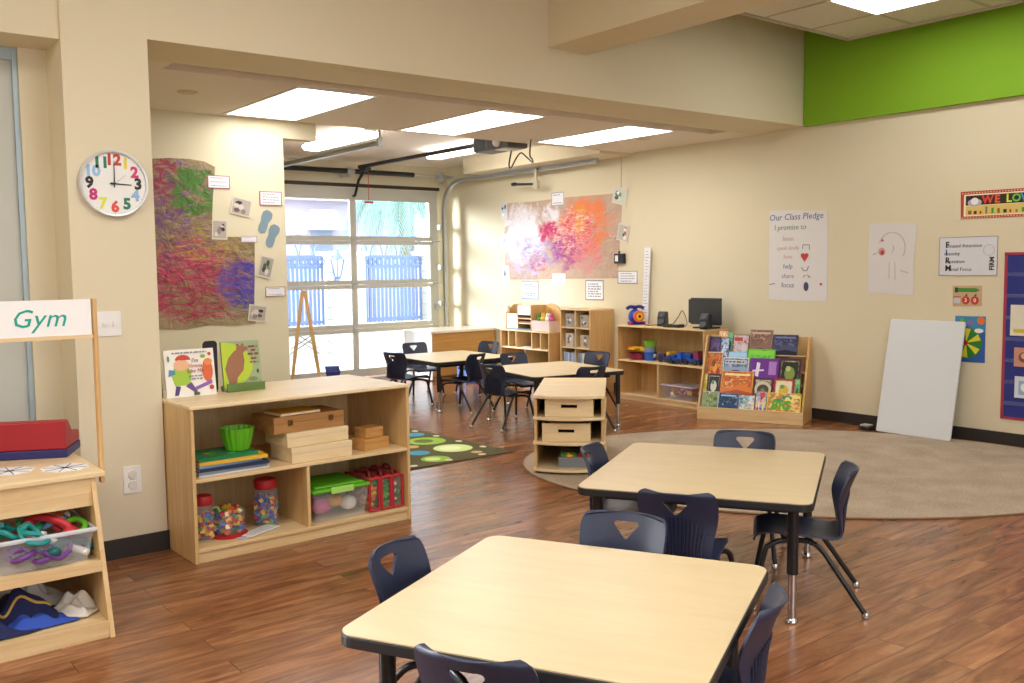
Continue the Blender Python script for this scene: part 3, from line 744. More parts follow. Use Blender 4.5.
SLOPE = RM @ Matrix.Translation(b0) @ Matrix(((1, 0, 0, 0), (0, S.y, Nn.y, 0), (0, S.z, Nn.z, 0), (0, 0, 0, 1)))
PG = mat('#e9e3d2', .8, name='page_edges')
def cover_art(kind, w, h, c):
    """simple printed shapes in book coordinates, origin lower left"""
    sh = []
    if kind == 'band': sh = [([(0.04*w, .72*h), (.96*w, .72*h), (.96*w, .92*h), (.04*w, .92*h)], c[0]), (disc(.5*w, .35*h, .28*w, .22*h), c[1])]
    if kind == 'frame': sh = [([(.12*w, .1*h), (.88*w, .1*h), (.88*w, .86*h), (.12*w, .86*h)], c[0]), (disc(.5*w, .42*h, .24*w, .26*h), c[1]), (disc(.42*w, .6*h, .12*w, .1*h), c[2])]
    if kind == 'oval': sh = [(disc(.5*w, .45*h, .42*w, .38*h, 24), c[0]), (disc(.5*w, .4*h, .3*w, .27*h), c[1]), (disc(.5*w, .34*h, .12*w, .14*h), c[2])]
    if kind == 'hills': sh = [([(0, 0), (w, 0), (w, .35*h), (.6*w, .5*h), (.3*w, .3*h), (0, .42*h)], c[0]), ([(0, 0), (w, 0), (w, .16*h), (.5*w, .26*h), (0, .12*h)], c[1]), ([(.1*w, .82*h), (.9*w, .82*h), (.9*w, .9*h), (.1*w, .9*h)], c[2])]
    if kind == 'blobs':
        for i in range(7): sh.append((disc(random.uniform(.15, .85)*w, random.uniform(.12, .85)*h, random.uniform(.07, .17)*w, random.uniform(.06, .15)*h, 10), c[i % len(c)]))
    if kind == 'whale': sh = [([(.02*w, .05*h), (.98*w, .05*h), (.98*w, .62*h), (.02*w, .62*h)], c[0]), (disc(.52*w, .2*h, .36*w, .3*h, 20, 0, 180), c[1]), ([(.08*w, .74*h), (.92*w, .74*h), (.92*w, .9*h), (.08*w, .9*h)], c[2])]
    if kind == 'strip': sh = [([(.2*w, .3*h), (.32*w, .25*h), (.36*w, .8*h), (.24*w, .85*h)], c[0]), ([(.1*w, .45*h), (.5*w, .5*h), (.5*w, .56*h), (.1*w, .52*h)], c[0]), ([(.66*w, .35*h), (.92*w, .35*h), (.92*w, .88*h), (.66*w, .88*h)], c[1])]
    if kind == 'ball': sh = [(disc(.72*w, .3*h, .2*w, .26*w, 18), c[0]), ([(.08*w, .66*h), (.6*w, .66*h), (.6*w, .86*h), (.08*w, .86*h)], c[1])]
    return sh
def cm(h): return mat(h, .35, 0, .06, 12, name='cover_' + h.strip('#'))
BOOKS = [
 (0, 0.096, 0.184, 0.799, .6, '#c9472f', 'blobs', ['#efe4c4', '#e0a03a'], 'red and cream picture book peeking out at the top left corner of the rack'),
 (0, 0.186, 0.236, 0.792, .575, '#2f7d4f', 'band', ['#7fb98a', '#1f4f3a'], 'narrow green picture book in the top row of the rack'),
 (0, 0.239, 0.390, 0.762, .575, '#6f2c24', 'ball', ['#c9c9d2', '#b3402f'], 'dark red-brown book with a pale ball, top row of the rack'),
 (0, 0.393, 0.604, 0.815, .575, '#a98a78', 'hills', ['#8c6a5c', '#6d4e48', '#c7b29c'], 'tallest tan book standing up above the top row of the rack'),
 (0, 0.607, 0.836, 0.771, .575, '#2b2a4a', 'hills', ['#4a4f73', '#1c1b2c', '#7b7fb0'], 'dark indigo night-sky book at the top right of the rack'),
 (1, 0.020, 0.131, 0.732, .42, '#3f2a5e', 'oval', ['#5f4a86', '#2a2444', '#8f8f55'], 'dark purple book with an oval, second row left end of the rack'),
 (1, 0.134, 0.210, 0.726, .42, '#3b6fb0', 'blobs', ['#cfe0ee', '#224a86'], 'narrow mid blue book beside the dark purple one in the rack'),
 (1, 0.213, 0.388, 0.589, .42, '#7fb6dc', 'band', ['#a9d0ea', '#5e9fcb'], 'light blue book whose upper strip shows in the middle of the rack'),
 (1, 0.392, 0.646, 0.621, .42, '#62c22a', 'band', ['#84d84a', '#3f9a1f'], 'bright lime green book in the middle of the rack'),
 (2, 0.020, 0.169, 0.576, .29, '#d8d2c4', 'blobs', ['#d06a2a', '#a5351f', '#e8a23a', '#5b3a25'], 'white book with orange animals, third row left end of the rack'),
 (2, 0.176, 0.419, 0.526, .29, '#ece9e2', 'whale', ['#8fa9c9', '#3b4a68', '#c9ccd6'], 'white and blue book with a whale-like shape in the rack'),
 (2, 0.429, 0.694, 0.528, .29, '#6a2f93', 'strip', ['#e6dff0', '#b07fca'], 'wide purple book with a white flying shape in the rack'),
 (2, 0.697, 0.891, 0.537, .29, '#4c1f45', 'frame', ['#20281c', '#7f9a4a', '#b7c27a'], 'plum framed book with a green creature, right end of the rack'),
 (3, 0.020, 0.052, 0.355, .15, '#e3d43f', 'band', ['#f2ea8a', '#c9a92a'], 'narrow yellow book, fourth row left end of the rack'),
 (3, 0.055, 0.177, 0.359, .15, '#4a1f3c', 'frame', ['#252b26', '#cfd2c8', '#6f8a6a'], 'plum framed book with a grey animal, fourth row of the rack'),
 (3, 0.180, 0.480, 0.392, .15, '#e8a93c', 'hills', ['#d97f3a', '#b5502f', '#f4e3a0'], 'large orange sunset picture book in the fourth row of the rack'),
 (3, 0.483, 0.663, 0.339, .15, '#532546', 'oval', ['#cfc7ad', '#4d4a3c', '#8a7a5a'], 'plum book with a pale oval picture in the rack'),
 (3, 0.666, 0.850, 0.340, .15, '#a9333c', 'frame', ['#e5ddbf', '#d4b84a', '#6f9a5a'], 'red framed cream book, fourth row near the right end of the rack'),
 (3, 0.853, 0.900, 0.346, .15, '#3b8f4d', 'band', ['#8fcf8f', '#2a6f3a'], 'narrow green book at the right end of the fourth row of the rack'),
 (4, 0.023, 0.182, 0.183, .0, '#c8cfc0', 'blobs', ['#6d8f3a', '#98a88a', '#50683a'], 'pale grey-green book, bottom row left end of the rack'),
 (4, 0.184, 0.363, 0.176, .0, '#3f7fc4', 'hills', ['#24466f', '#1b2f4c', '#9cc4ea'], 'sky blue book in the bottom row of the rack'),
 (4, 0.366, 0.520, 0.169, .0, '#8a2d33', 'blobs', ['#cfe3ea', '#2f8fa8', '#e9d9c4'], 'dark red book with pale blue spots, bottom row of the rack'),
 (4, 0.523, 0.620, 0.208, .0, '#3aa3b8', 'blobs', ['#d6484f', '#efe4c4', '#3f6fc0'], 'teal book with red spots in the bottom row of the rack'),
 (4, 0.623, 0.925, 0.203, .0, '#e7c93c', 'blobs', ['#f0e08a', '#e58a2f', '#3f8f6a'], 'wide yellow picture book with green lettering in the bottom row of the rack'),
]
for r, u0, u1, s1, s0, c, kind, cs, lab in BOOKS:
    w, h = u1-u0-.003, s1-s0-.002
    o = thing('picture_book', lab, 'book', group='picture books in the display rack')
    o.matrix_world = SLOPE @ Matrix.Translation((u0, s0+.001, .02*r - .018))
    MB().box(.002, .002, .002, w-.002, h-.002, .0125).build('pages', PG, o)
    MB().box(0, 0, .0125, w, h, .0145).box(0, 0, 0, w, h, .002).box(0, 0, .002, .0015, h, .0125).build('cover', cm(c), o)
    vis = cover_art(kind, w, h, [cm(k) for k in cs])
    pm = pic_mat([c] + cs + ['#e8e2d4'] if kind in ('blobs', 'frame') else [cs[-1]] + cs)
    e_ = .1 if kind in ('frame', 'oval', 'strip') else .03
    vis.insert(0, ([(e_*w, e_*h), ((1-e_)*w, e_*h), ((1-e_)*w, (1-e_)*h), (e_*w, (1-e_)*h)], pm if kind != 'strip' else cm(c)))
    a = decal('cover_art', o, vis, .0145)
    if 'yellow picture book with green' in lab: letters('title', 'BIG', .11, cm('#5cae2c'), o, (w*.42, h*.42, .0175), shear=.1, bold=.004)
    if 'whale' in lab: strokes('title', o, [(w*.12, w*.88, h*.82, .012)], INK, .0165)

# small books in the cubby bookcase
for col in range(2):
    for row in range(4):
        z = [.06, .285, .51, .735][row]; x0 = .03 + col*.246
        if row == 1: items = [(x0 + .012 + k*.032, .027) for k in range(6)]
        elif row == 0: items = [(x0+.055, .12)]
        else: items = [(x0 + .055, .12)]
        for k, (x, w) in enumerate(items):
            pos = Vector((7.06, 8.10, z)) + Vector((.02 if w < .05 else .012, -x, 0))
            h = random.uniform(.15, .165) if w < .05 else random.choice((.15, .165, .14))
            c = random.choice(['#b9c3d2', '#8ea3c0', '#c9cfd4', '#6f8fb5', '#d8dbc8']) if w < .05 else ['#b9a890', '#a59a8c', '#c4b8a8', '#9a8d83'][(row + col*2) % 4]
            rown = ('bottom', 'third', 'second', 'top')[row]; coln = ('left', 'right')[col]
            la = ('thin book number %s from the left, spine out, %s column third row of the cubby bookcase' % (('one', 'two', 'three', 'four', 'five', 'six')[k], coln)) if w < .05 else 'small book standing cover out in the %s row, %s column of the cubby bookcase' % (rown, coln)
            if w < .05: la = '%s thin spine-out book, third row %s column of the cubby bookcase' % (('leftmost', 'second', 'third', 'fourth', 'fifth', 'rightmost')[k], coln)
            o = thing('small_book', la, 'book', pos, R(-90), 'books in the cubby bookcase')
            d = .13 if w < .05 else .03
            MB().box(.001, .002, .003, w-.001, d, h-.003).build('pages', PG, o)
            if w < .05: MB().box(0, 0, .0005, w, .002, h).box(0, .002, .0005, .001, d+.002, h).box(w-.001, .002, .0005, w, d+.002, h).build('cover', cm(c), o)
            else:
                MB().box(0, 0, .0005, w, .002, h).box(0, d, .0005, w, d+.002, h).build('cover', cm(c), o)
                b = MB(); rr = random.Random(row*7+col)
                for q, cc in enumerate(['#d9d3c8', '#6b5d58', '#8f6a5a', '#e6e2da', '#59606b']):
                    b.use(cm(cc)).prism(disc(w*rr.uniform(.25, .75), h*rr.uniform(.2, .8), w*.18, h*.13, 10), -.0006*(q+1), .0005, 'y')
                b.build('cover_art', None, o)
# ---------------------------------------------------------------- things on and in the low toy shelf
def place(name, label, cat, loc, rz=0, group=None): return thing(name, label, cat, on(*loc), SR + rz, group)
# books standing on its top
TOP = .772
def stand_book(label, x, y, w, h, tilt, c, t_=.014, group='books standing on the toy shelf', rz=0):
    o = thing('picture_book', label, 'book', on(x, y, TOP + .001), group=group)
    o.rotation_euler = (R(90 - tilt), 0, SR + rz)
    MB().box(.002, .002, -t_+.002, w-.002, h-.002, -.002).build('pages', PG, o)
    MB().box(0, 0, -.002, w, h, 0).box(0, 0, -t_, w, h, -t_+.002).box(0, 0, -t_+.002, .0015, h, -.002).build('cover', mat(c, .3), o)
    return o
wb = stand_book('white picture book with a cartoon child in a green shirt, standing on the toy shelf', .02, .36, .26, .245, 8, '#efece4')
S1 = mat('#e7b48f', .6); 
decal('cover_art', wb, [
 ([(.045, .06), (.125, .06), (.135, .125), (.12, .155), (.05, .155), (.03, .12)], mat('#9fc43c', .5)), (disc(.085, .165, .04, .03), S1), (disc(.095, .19, .04, .028, 16, 0, 180), mat('#c2472e', .5)), (disc(.078, .172, .02), S1),
 ([(.04, .01), (.06, .01), (.075, .055), (.05, .06)], mat('#4d3a78', .5)), ([(.1, .055), (.145, .02), (.16, .025), (.13, .075)], mat('#6b4a8a', .5)), ([(.14, .005), (.17, .005), (.17, .018), (.14, .03)], mat('#46603a', .5)), ([(.015, .11), (.05, .12), (.05, .14), (.02, .145)], mat('#4f8fb0', .5)),
 (disc(.22, .13, .028, .06), mat('#d9643a', .5)), (disc(.225, .175, .022, .018), mat('#e28a4a', .5)), (disc(.2, .205, .014, .01), mat('#8fae4a', .5)), ([(.15, .03), (.24, .06), (.24, .08), (.15, .048)], mat('#8a5fb0', .5)), (disc(.235, .04, .012), mat('#c2472e', .5)), (disc(.235, .215, .009), mat('#c2472e', .5)), (disc(.02, .2, .006, .016), mat('#5d8f4a', .5))], .0006)
TI = mat('#7a4a5a', .6)
letters('title', "I'm", .03, TI, wb, (.155, .185, .0062), shear=.2); letters('title', 'Gonna', .027, mat('#b0562e', .6), wb, (.155, .158, .0062), shear=.2); letters('title', 'Like Me', .027, mat('#a03a55', .6), wb, (.155, .132, .0062), shear=.2)
strokes('small_print', wb, [(.04, .22, .228, .007), (.12, .19, .105, .007), (.13, .19, .09, .007)], GREYINK, .0062)
bb = stand_book('narrow dark brown book edge showing behind the white picture book', -.01, .42, .03, .21, 5, '#4a3a1e', .02)
gb = stand_book('green picture book with a brown bear-like shape, propped on a green stand', .34, .40, .215, .268, 8, '#9db08a', .016)
BR = mat('#9a6a4c', .5)
decal('cover_art', gb, [(disc(.085, .15, .125, .135, 36)[0:0] or [(0.0, .02)] + [(.0+.17*cos(R(a))*1.0, .14+.125*sin(R(a))) for a in range(-70, 91, 8)] + [(0.0, .265)], mat('#b8d034', .5)),
 ([(.03, .03), (.07, .03), (.078, .07), (.115, .11), (.125, .16), (.12, .205), (.1, .225), (.07, .215), (.035, .18), (.012, .12), (.022, .075)], BR), (disc(.108, .222, .026, .022), BR), (disc(.135, .226, .014, .012), BR), (disc(.092, .246, .009), BR), (disc(.12, .246, .009), BR), (disc(.195, .1, .006, .012), mat('#3a4a2e', .5)), (disc(.165, .06, .025, .012), mat('#8a8f5a', .5))], .0006)
strokes('title', gb, [(.15, .2, .235, .01), (.165, .19, .215, .01), (.145, .205, .195, .011), (.16, .195, .17, .009), (.155, .2, .15, .008)], mat('#8a3f4a', .6), .0044)
st = place('book_stand', 'olive green book stand holding the green picture book on the toy shelf', 'book stand', (.335, .36, TOP))
MB().box(.01, .012, 0, .222, .022, .045).box(.01, .012, 0, .222, .1, .006).box(.01, .09, 0, .222, .1, .03).build('tray', mat('#5f7a3c', .5), st, bevel=.002)
o = place('bookend', 'black bookend between the white and the green picture book', 'bookend', (.255, .46, TOP))
MB().prism(rrect(0, 0, .075, .275, .02), 0, .012, 'y').build('upright', BLACKP, o); MB().box(0, 0, 0, .075, .1, .003).build('foot_plate', BLACKP, o)

# stack of books and folders, left upper bay
MS = .413
st = [('thin white folder', '#dfe3e6', .006, .37, 0), ('grey-blue book', '#8d9bb2', .016, .36, 2), ('dark navy book', '#26324f', .018, .36, -2), ('light blue book', '#7fa9cf', .014, .33, 3), ('yellow book', '#e2b23a', .018, .35, -3), ('green patterned book', '#1f7a4a', .018, .31, 5)]
z = MS + .0005
for i, (nm, c, h, w, a) in enumerate(st):
    o = place('flat_book' if i else 'folder', '%s, %s of the pile below the green bowl' % (nm, ('bottom', 'second', 'third', 'fourth', 'second from the top', 'top')[i]), 'book' if i else 'folder', (.05, .03 + .004*(5-i), z), R(a*.6), 'pile of books below the green bowl')
    MB().box(.003, .003, h*.18, w-.003, .24-.003, h*.82).build('pages', PG, o); MB().box(0, 0, 0, w, .24, h*.18).box(0, 0, h*.82, w, .24, h).box(0, 0, h*.18, w, .003, h*.82).build('cover', mat(c, .4), o)
    if i == 5:
        d = MB(); rr = random.Random(3)
        for q in range(9): d.use([YEL, LIME, mat('#3fae6a', .5)][q % 3]).prism(disc(rr.uniform(.03, w-.03), rr.uniform(.03, .2), .018, .014, 8), h-.001, h+.0004*(1+q % 3))
        d.build('cover_pattern', None, o)
    z += h + .0006
o = place('fluted_bowl', 'bright green fluted bowl on the pile of books', 'bowl', (.29, .14, z + .001))
MB().lathe([(.0, .002), (.055, .002), (.058, .012), (.072, .06), (.083, .115), (.079, .115), (.068, .06), (.05, .012), (0, .010)], n=96, ripple=.045, k=16).build('bowl', LIME, o)
# wooden boxes
def wbox(name, label, loc, w, d, h, m, rz=0, latch=False, group=None, lid=True):
    o = place(name, label, 'box', loc, rz, group)
    MB().box(0, 0, 0, w, d, h*.62).build('body', m, o, bevel=.002)
    MB().box(-.001, -.001, h*.625, w+.001, d+.001, h).build('lid', m, o, bevel=.002)
    if latch:
        for x in (w*.22, w*.8): MB().box(x-.014, -.005, h*.45, x+.014, -.0012, h*.78).cyl((x, -.005, h*.62), (x, -.01, h*.62), .006).build('latch', mat('#8a6a3a', .3, .8), o)
    return o
g = 'wooden boxes on the toy shelf'
wbox('wooden_box', 'pale wooden box at the bottom of the pile of three on the toy shelf', (.535, .03, MS+.0005), .355, .25, .082, PALE, 0, False, g)
wbox('wooden_box', 'pale wooden box in the middle of the pile of three on the toy shelf', (.52, .045, MS+.084), .365, .25, .075, PALE, R(2), False, g)
wbox('wooden_box', 'brown wooden case with two latches on top of the pale boxes', (.455, .06, MS+.1605), .42, .24, .085, BROWNW, R(3), True, g)
o = place('flat_book', 'thin yellow book lying on the brown wooden case', 'book', (.5, .07, MS+.2475), R(5))
MB().box(.002, .002, .002, .238, .178, .012).build('pages', PG, o); MB().box(0, 0, 0, .24, .18, .002).box(0, 0, .012, .24, .18, .014).box(0, .178, .002, .24, .18, .012).build('cover', mat('#d9a92c', .4), o)
HB = wood('honey_blocks', '#d0a060', '#b98545', 'X', .45)
wbox('small_wooden_box', 'longer small wooden box under another at the right of the toy shelf', (.985, .06, MS+.0005), .185, .14, .062, HB, R(12), False, 'small wooden boxes')
wbox('small_wooden_box', 'short small wooden box stacked on the longer one in the toy shelf', (1.02, .1, MS+.064), .125, .1, .055, HB, R(10), False, 'small wooden boxes')
# jars, lower left
BS = .071
JAR = clear_plastic('clear_jar', '#e6ecee', .12)
def pieces(name, parent, n, x0, y0, z0, x1, y1, z1, cols, s=.011, rad=None, seed=1):
    rr = random.Random(seed); b = MB()
    for i in range(n):
        while True:
            x, y = rr.uniform(x0, x1), rr.uniform(y0, y1)
            if rad is None or (x*x + y*y) < rad*rad: break
        b.use(cols[i % len(cols)]); st_ = len(b.v)
        q = s*rr.uniform(.7, 1.2)
        b.box(-q, -q*.7, -q*.7, q, q*.7, q*.7)
        b.xf(Matrix.Translation((x, y, rr.uniform(z0, z1))) @ Matrix.Rotation(rr.uniform(0, 6), 4, Vector((rr.random(), rr.random(), rr.random()+.1)).normalized()), st_)
    o = b.build(name, None, parent); o['kind'] = 'stuff'; return o
MULTI = [RED, BLUE, YEL, GREEN, ORNG]
def jar(label, x, y, h, r, cols, seed, n=90, lid=True):
    o = place('toy_jar', label, 'jar', (x, y, BS), group='jars of small toys')
    MB().lathe([(0, .002), (r*.9, .002), (r, .012), (r, h*.72), (r*.8, h*.82), (r*.8, h*.86)], n=24).build('jar_body', JAR, o)
    pieces('counters', o, n, -r, -r, .02, r, r, h*.6, cols, .012, r-.013, seed)
    if lid: MB().lathe([(r*.84, h*.8), (r*.88, h*.83), (r*.88, h*.97), (r*.8, h), (0, h)], n=28, ripple=.012, k=14).build('lid', RED, o)
    return o
jar('clear red-lidded jar with yellow pieces at the left end of the toy shelf', .1, .14, .23, .052, [YEL, YEL, RED, BLUE, GREEN], 1)
jar('clear jar with a red lid and mixed colourful pieces near the toy shelf divider', .46, .2, .25, .066, [BLUE, YEL, GREEN, RED, BLUE], 2, 150)
o = place('toy_bowl', 'low clear tub of colourful pieces between the two red-lidded jars', 'tub', (.235, .16, BS), group='jars of small toys')
MB().lathe([(0, .012), (.07, .012), (.082, .02), (.086, .13)], n=28).build('jar_body', JAR, o)
MB().lathe([(0, .0), (.095, .0), (.098, .008), (.09, .012), (0, .012)], n=28).build('red_base', RED, o)
pieces('counters', o, 120, -.08, -.08, .025, .08, .08, .14, [YEL, CREAMC, BLUE, RED, GREEN, ORNG], .013, .07, 5)
for i, (l, dx, a, c) in enumerate((('grey printed booklet lying under another before the jars on the toy shelf', .25, 20, '#c9ccd2'), ('white printed booklet lying on top before the jars on the toy shelf', .29, 24, '#e6e6e2'))):
    o = place('booklet', l, 'booklet', (dx, .015, BS + .0008 + i*.0045), R(a), 'booklets')
    MB().box(0, 0, 0, .22, .085, .0035).build('pages', mat(c, .5), o)
    strokes('printing', o, [(.02, .2, .02 + .015*k, .005) for k in range(4)], GREYINK, .0035)
# clear bin with green lid
o = place('storage_bin', 'clear storage bin with a lime green lid on the toy shelf', 'storage bin', (.65, .03, BS))
f = MB()
f.hexa([(.02, .015, 0), (.315, .015, 0), (.315, .3, 0), (.02, .3, 0)], [(0, 0, .16), (.335, 0, .16), (.335, .32, .16), (0, .32, .16)])
f.f = f.f[:1] + f.f[2:]; f.mi = f.mi[:-1]; f.sm = f.sm[:-1]
OPEN.add('bin_body'); f.build('bin_body', clear_plastic('bin_plastic', '#dfe4e6', .2), o)
MB().box(-.008, -.01, .16, .343, .33, .178).box(.02, .02, .178, .315, .3, .19).build('lid', LIME, o, bevel=.008)
MB().box(.1, -.018, .15, .235, -.01, .186).build('latch', mat('#a6dc6a', .4), o, bevel=.003)
b = MB()
for c, x, y, zz, r in ((PINK, .09, .1, .07, .055), (mat('#d89a3a', .6), .17, .09, .09, .05), (WHITEP, .26, .1, .06, .05), (mat('#8a8fa8', .6), .24, .2, .09, .06), (mat('#c97a8a', .6), .1, .22, .06, .06), (WHITEP, .18, .2, .05, .05)): b.use(c).ball((x, y, zz), r, 14, 1, 1, .8)
q = b.build('soft_toys', None, o); q['kind'] = 'stuff'
# red mesh bags with blocks
for i, (l, x, cols, c2) in enumerate((('red-trimmed bag of yellow blocks touching the clear bin on the toy shelf', .998, [YEL, ORNG], ORNG), ('red-trimmed bag of green blocks, middle of three bags on the toy shelf', 1.074, [GREEN, GREEN, LIME], GREEN), ('red-trimmed bag of dark green blocks, rightmost of three on the toy shelf', 1.149, [mat('#2a7a3a', .5), GREEN, WHITEP], GREEN))):
    o = place('block_bag', l, 'bag', (x, .04, BS), group='zipped bags of blocks')
    w, d, h = .062, .26, .185
    MB().box(.004, .004, .002, w-.004, d, h*.92).build('bag_film', clear_plastic('bag_film', '#dfe9e4', .1), o, bevel=.01)
    tr_ = MB()
    for xx in (0, w): tr_.tube([(xx, .0, .01), (xx, .0, h), (xx, d*.5, h*1.06), (xx, d, h), (xx, d, .01)], .008, 6)
    tr_.tube([(0, 0, h), (w/2, -.004, h*1.03), (w, 0, h)], .008, 6).tube([(0, 0, .01), (w, 0, .01)], .008, 6)
    tr_.build('red_trim', RED, o)
    MB().tube(smooth([(w/2, .05, h), (w/2, .07, h+.035), (w/2, .13, h+.045), (w/2, .17, h+.01)]), .007, 6).build('carry_handle', mat('#7a1c22', .5), o)
    pieces('blocks', o, 90, .012, .015, .018, w-.012, d-.02, h*.78, cols, .013, None, 10+i)

# ---------------------------------------------------------------- things on the play stand
t = thing('toy_cash_register', 'red box-shaped toy register with a dark blue base on the play stand counter', 'toy', (.948, 4.336, .6232), R(-25.5))
RR = mat('#a51f2b', .45, 0, .05, name='dark_red_paint')
MB().prism([(0, .036), (.24, .036), (.24, .085), (.13, .09), (.06, .155), (.045, .16), (0, .158)], -.62, 0, 'x').build('red_case', RR, t, bevel=.006)
MB().box(-.624, -.004, 0, .004, .244, .035).build('blue_base', mat('#2a2a6a', .45, name='indigo_paint'), t, bevel=.004)
PAPERW = mat('#eef0f2', .5)
for i, (x, y, l) in enumerate(((.70, 4.19, 'flat paper dial with drawn spokes cut by the left photo edge'), (.89, 4.11, 'flat paper dial with drawn spokes nearest the front right corner of the counter'))):
    o = thing('paper_dial', l, 'paper', (x, y, .6226), .3*i, 'paper dials on the play stand')
    b = MB()
    for k in range(8):
        a = k*pi/4; b.prism([(cos(a)*.056 + .038*cos(q*pi/6), sin(a)*.056 + .038*sin(q*pi/6)) for q in range(12)], 0, .0006 + .00003*k)
    b.build('petals', PAPERW, o)
    b = MB()
    for k in range(4): 
        a = k*pi/4; d = Vector((cos(a), sin(a), 0)); n_ = Vector((-d.y, d.x, 0))*.0018
        b.prism([tuple((d*-.085 + n_*-1)[:2]), tuple((d*.085 - n_)[:2]), tuple((d*.085 + n_)[:2]), tuple((d*-.085 + n_)[:2])], .0006, .0014)
    b.build('drawn_spokes', INK, o)
# clear bin of toys
t = thing('clear_bin', 'wide clear plastic bin full of tangled toys in the play stand', 'storage bin', (.29, 3.905, .2825))
f = MB().hexa([(.02, .0, 0), (.62, .0, 0), (.62, .4, 0), (.02, .4, 0)], [(0, -.02, .125), (.645, -.02, .125), (.645, .42, .125), (0, .42, .125)])
f.f = f.f[:1] + f.f[2:]; f.mi = f.mi[:-1]; f.sm = f.sm[:-1]
f.build('bin_body', clear_plastic('bin_plastic2', '#dcdfe8', .28), t)
MB().tube([(-.004, -.024, .125), (.649, -.024, .125), (.649, .424, .125), (-.004, .424, .125)], .009, 8, closed=True).build('rim', clear_plastic('bin_rim', '#e8ecf2', .6), t)
rr = random.Random(12)
toys = [('teal', TEAL), ('red', RED), ('purple', PURP), ('green', mat('#2fa56a', .45)), ('teal', TEAL), ('white', WHITEP), ('purple', PURP), ('red', RED), ('dark teal', mat('#0f5f63', .45)), ('lime', LIME), ('pale blue', SKYB), ('orange', ORNG), ('teal', TEAL), ('purple', PURP)]
where = ['at the left', 'left of the middle', 'in the middle', 'right of the middle', 'at the right end']
spots = [(.36, .08, .13), (.50, .09, .15), (.38, .03, .05), (.43, .12, .15), (.42, .02, .12), (.47, .05, .10), (.50, .03, .05), (.55, .12, .13), (.56, .04, .06), (.585, .07, .13), (.53, .16, .13), (.46, .18, .14), (.33, .17, .13), (.45, .02, .05)]
names = [('skipping_rope', 'coiled teal skipping rope lying highest at the left of the clear bin'), ('toy_phone', 'red toy handset lying on top of the clear bin'), ('skipping_rope', 'purple rope pressed against the front of the clear bin, left of middle'), ('plastic_ring', 'green plastic ring in the middle of the clear bin toys'), ('skipping_rope', 'teal rope loop at the front rim of the clear bin'), ('plastic_ring', 'white plastic ring among the toys of the clear bin'), ('skipping_rope', 'purple rope behind the front of the clear bin, right of middle'), ('plastic_ring', 'red plastic ring at the back right of the clear bin'), ('toy_phone', 'dark teal handset low at the right front of the clear bin'), ('plastic_ring', 'lime green ring at the right end of the clear bin'), ('skipping_rope', 'pale blue rope at the back of the clear bin'), ('toy_phone', 'orange handset at the back of the clear bin toys'), ('plastic_ring', 'teal ring at the back left of the clear bin'), ('plastic_ring', 'purple ring low at the front of the clear bin')]
for i, ((nm, l), (cn, m_), (x, y, zz)) in enumerate(zip(names, toys, spots)):
    o = thing(nm, l, 'toy', (.30 + x, 3.90 + y, .281 + zz), rr.uniform(0, 3), 'toys in the clear bin of the play stand', rot=(rr.uniform(-.5, .5), rr.uniform(-.5, .5), rr.uniform(0, 3)))
    if nm == 'plastic_ring': MB().tube([(.038*cos(2*pi*k/20), .038*sin(2*pi*k/20), 0) for k in range(20)], .011, 8, closed=True).build('ring', m_, o)
    elif nm == 'toy_phone':
        MB().tube(smooth([(-.085, 0, -.012), (-.06, 0, .012), (0, 0, .02), (.06, 0, .012), (.085, 0, -.012)]), .017, 10).ball((-.085, 0, -.012), .03, 12, 1, 1, .7).ball((.085, 0, -.012), .03, 12, 1, 1, .7).build('handset', m_, o)
    else:
        MB().tube(smooth([(.07*cos(k*.9)*(1 - .04*k), .045*sin(k*.9), .012*sin(k*2.1) + .003*k) for k in range(11)], 5), .0105, 8).build('rope', m_, o)
        MB().cyl((.07, 0, 0), (.1, -.06, .01), .014).build('grip', WHITEP, o)
# cloths on the bottom shelf
def cloth(name, label, loc, w, d, h, m, seed, rz=0, band=None):
    rr = random.Random(seed); ph = [rr.uniform(0, 6) for _ in range(6)]
    o = thing(name, label, 'cloth', (loc[0], loc[1] + .05, loc[2] + .005), rz, 'cloths on the bottom shelf of the play stand')
    def fn(u, v):
        r = min(1, 2.6*min(u, 1-u, v, 1-v)); r = r*r*(3-2*r)
        k = .5 + .25*sin(9*u + ph[0] + 3*v) + .18*sin(14*v + ph[1] + 4*u) + .12*sin(23*u + ph[2])
        e = 1 + .13*sin(7*u + ph[3]) * sin(5*v + ph[4])
        return ((u-.5)*w*e, (v-.5)*d*e, .003 + h*r*k)
    OPEN.add('folded_cloth'); MB().grid(fn, 40, 30).build('folded_cloth', m, o, solid=.004)
    if band:
        MB().tube([Vector(fn(.15 + .7*i/24, .3 + .1*sin(i/6))) + Vector((0, 0, .004)) for i in range(25)], .006, 6).build('gold_stripe', band, o)
NAVYC = mat('#1c2450', .9, 0, .1, 20, .3, 200); WCL = mat('#cfcac0', .9, 0, .06, 20, .3, 200)
cloth('folded_garment', 'crumpled navy garment with a gold stripe on the bottom shelf', (.62, 3.93, .0585), .40, .28, .17, NAVYC, 2, .35, mat('#c9a23a', .5))
cloth('folded_garment', 'pale grey cloth bunched behind the navy garment', (.74, 4.12, .0585), .3, .22, .19, WCL, 5, .7)
cloth('folded_garment', 'bright blue cloth under the navy garment', (.72, 3.86, .0585), .28, .12, .05, mat('#2f4fae', .9), 9, .1)
cloth('folded_garment', 'light blue cloth at the left of the navy garment', (.42, 3.95, .0585), .25, .25, .15, mat('#5f93bf', .9), 11, .4)
cloth('folded_garment', 'crumpled white cloth alone at the right of the bottom shelf', (.87, 3.93, .0585), .15, .18, .085, mat('#dcd7cb', .9), 15, .9)

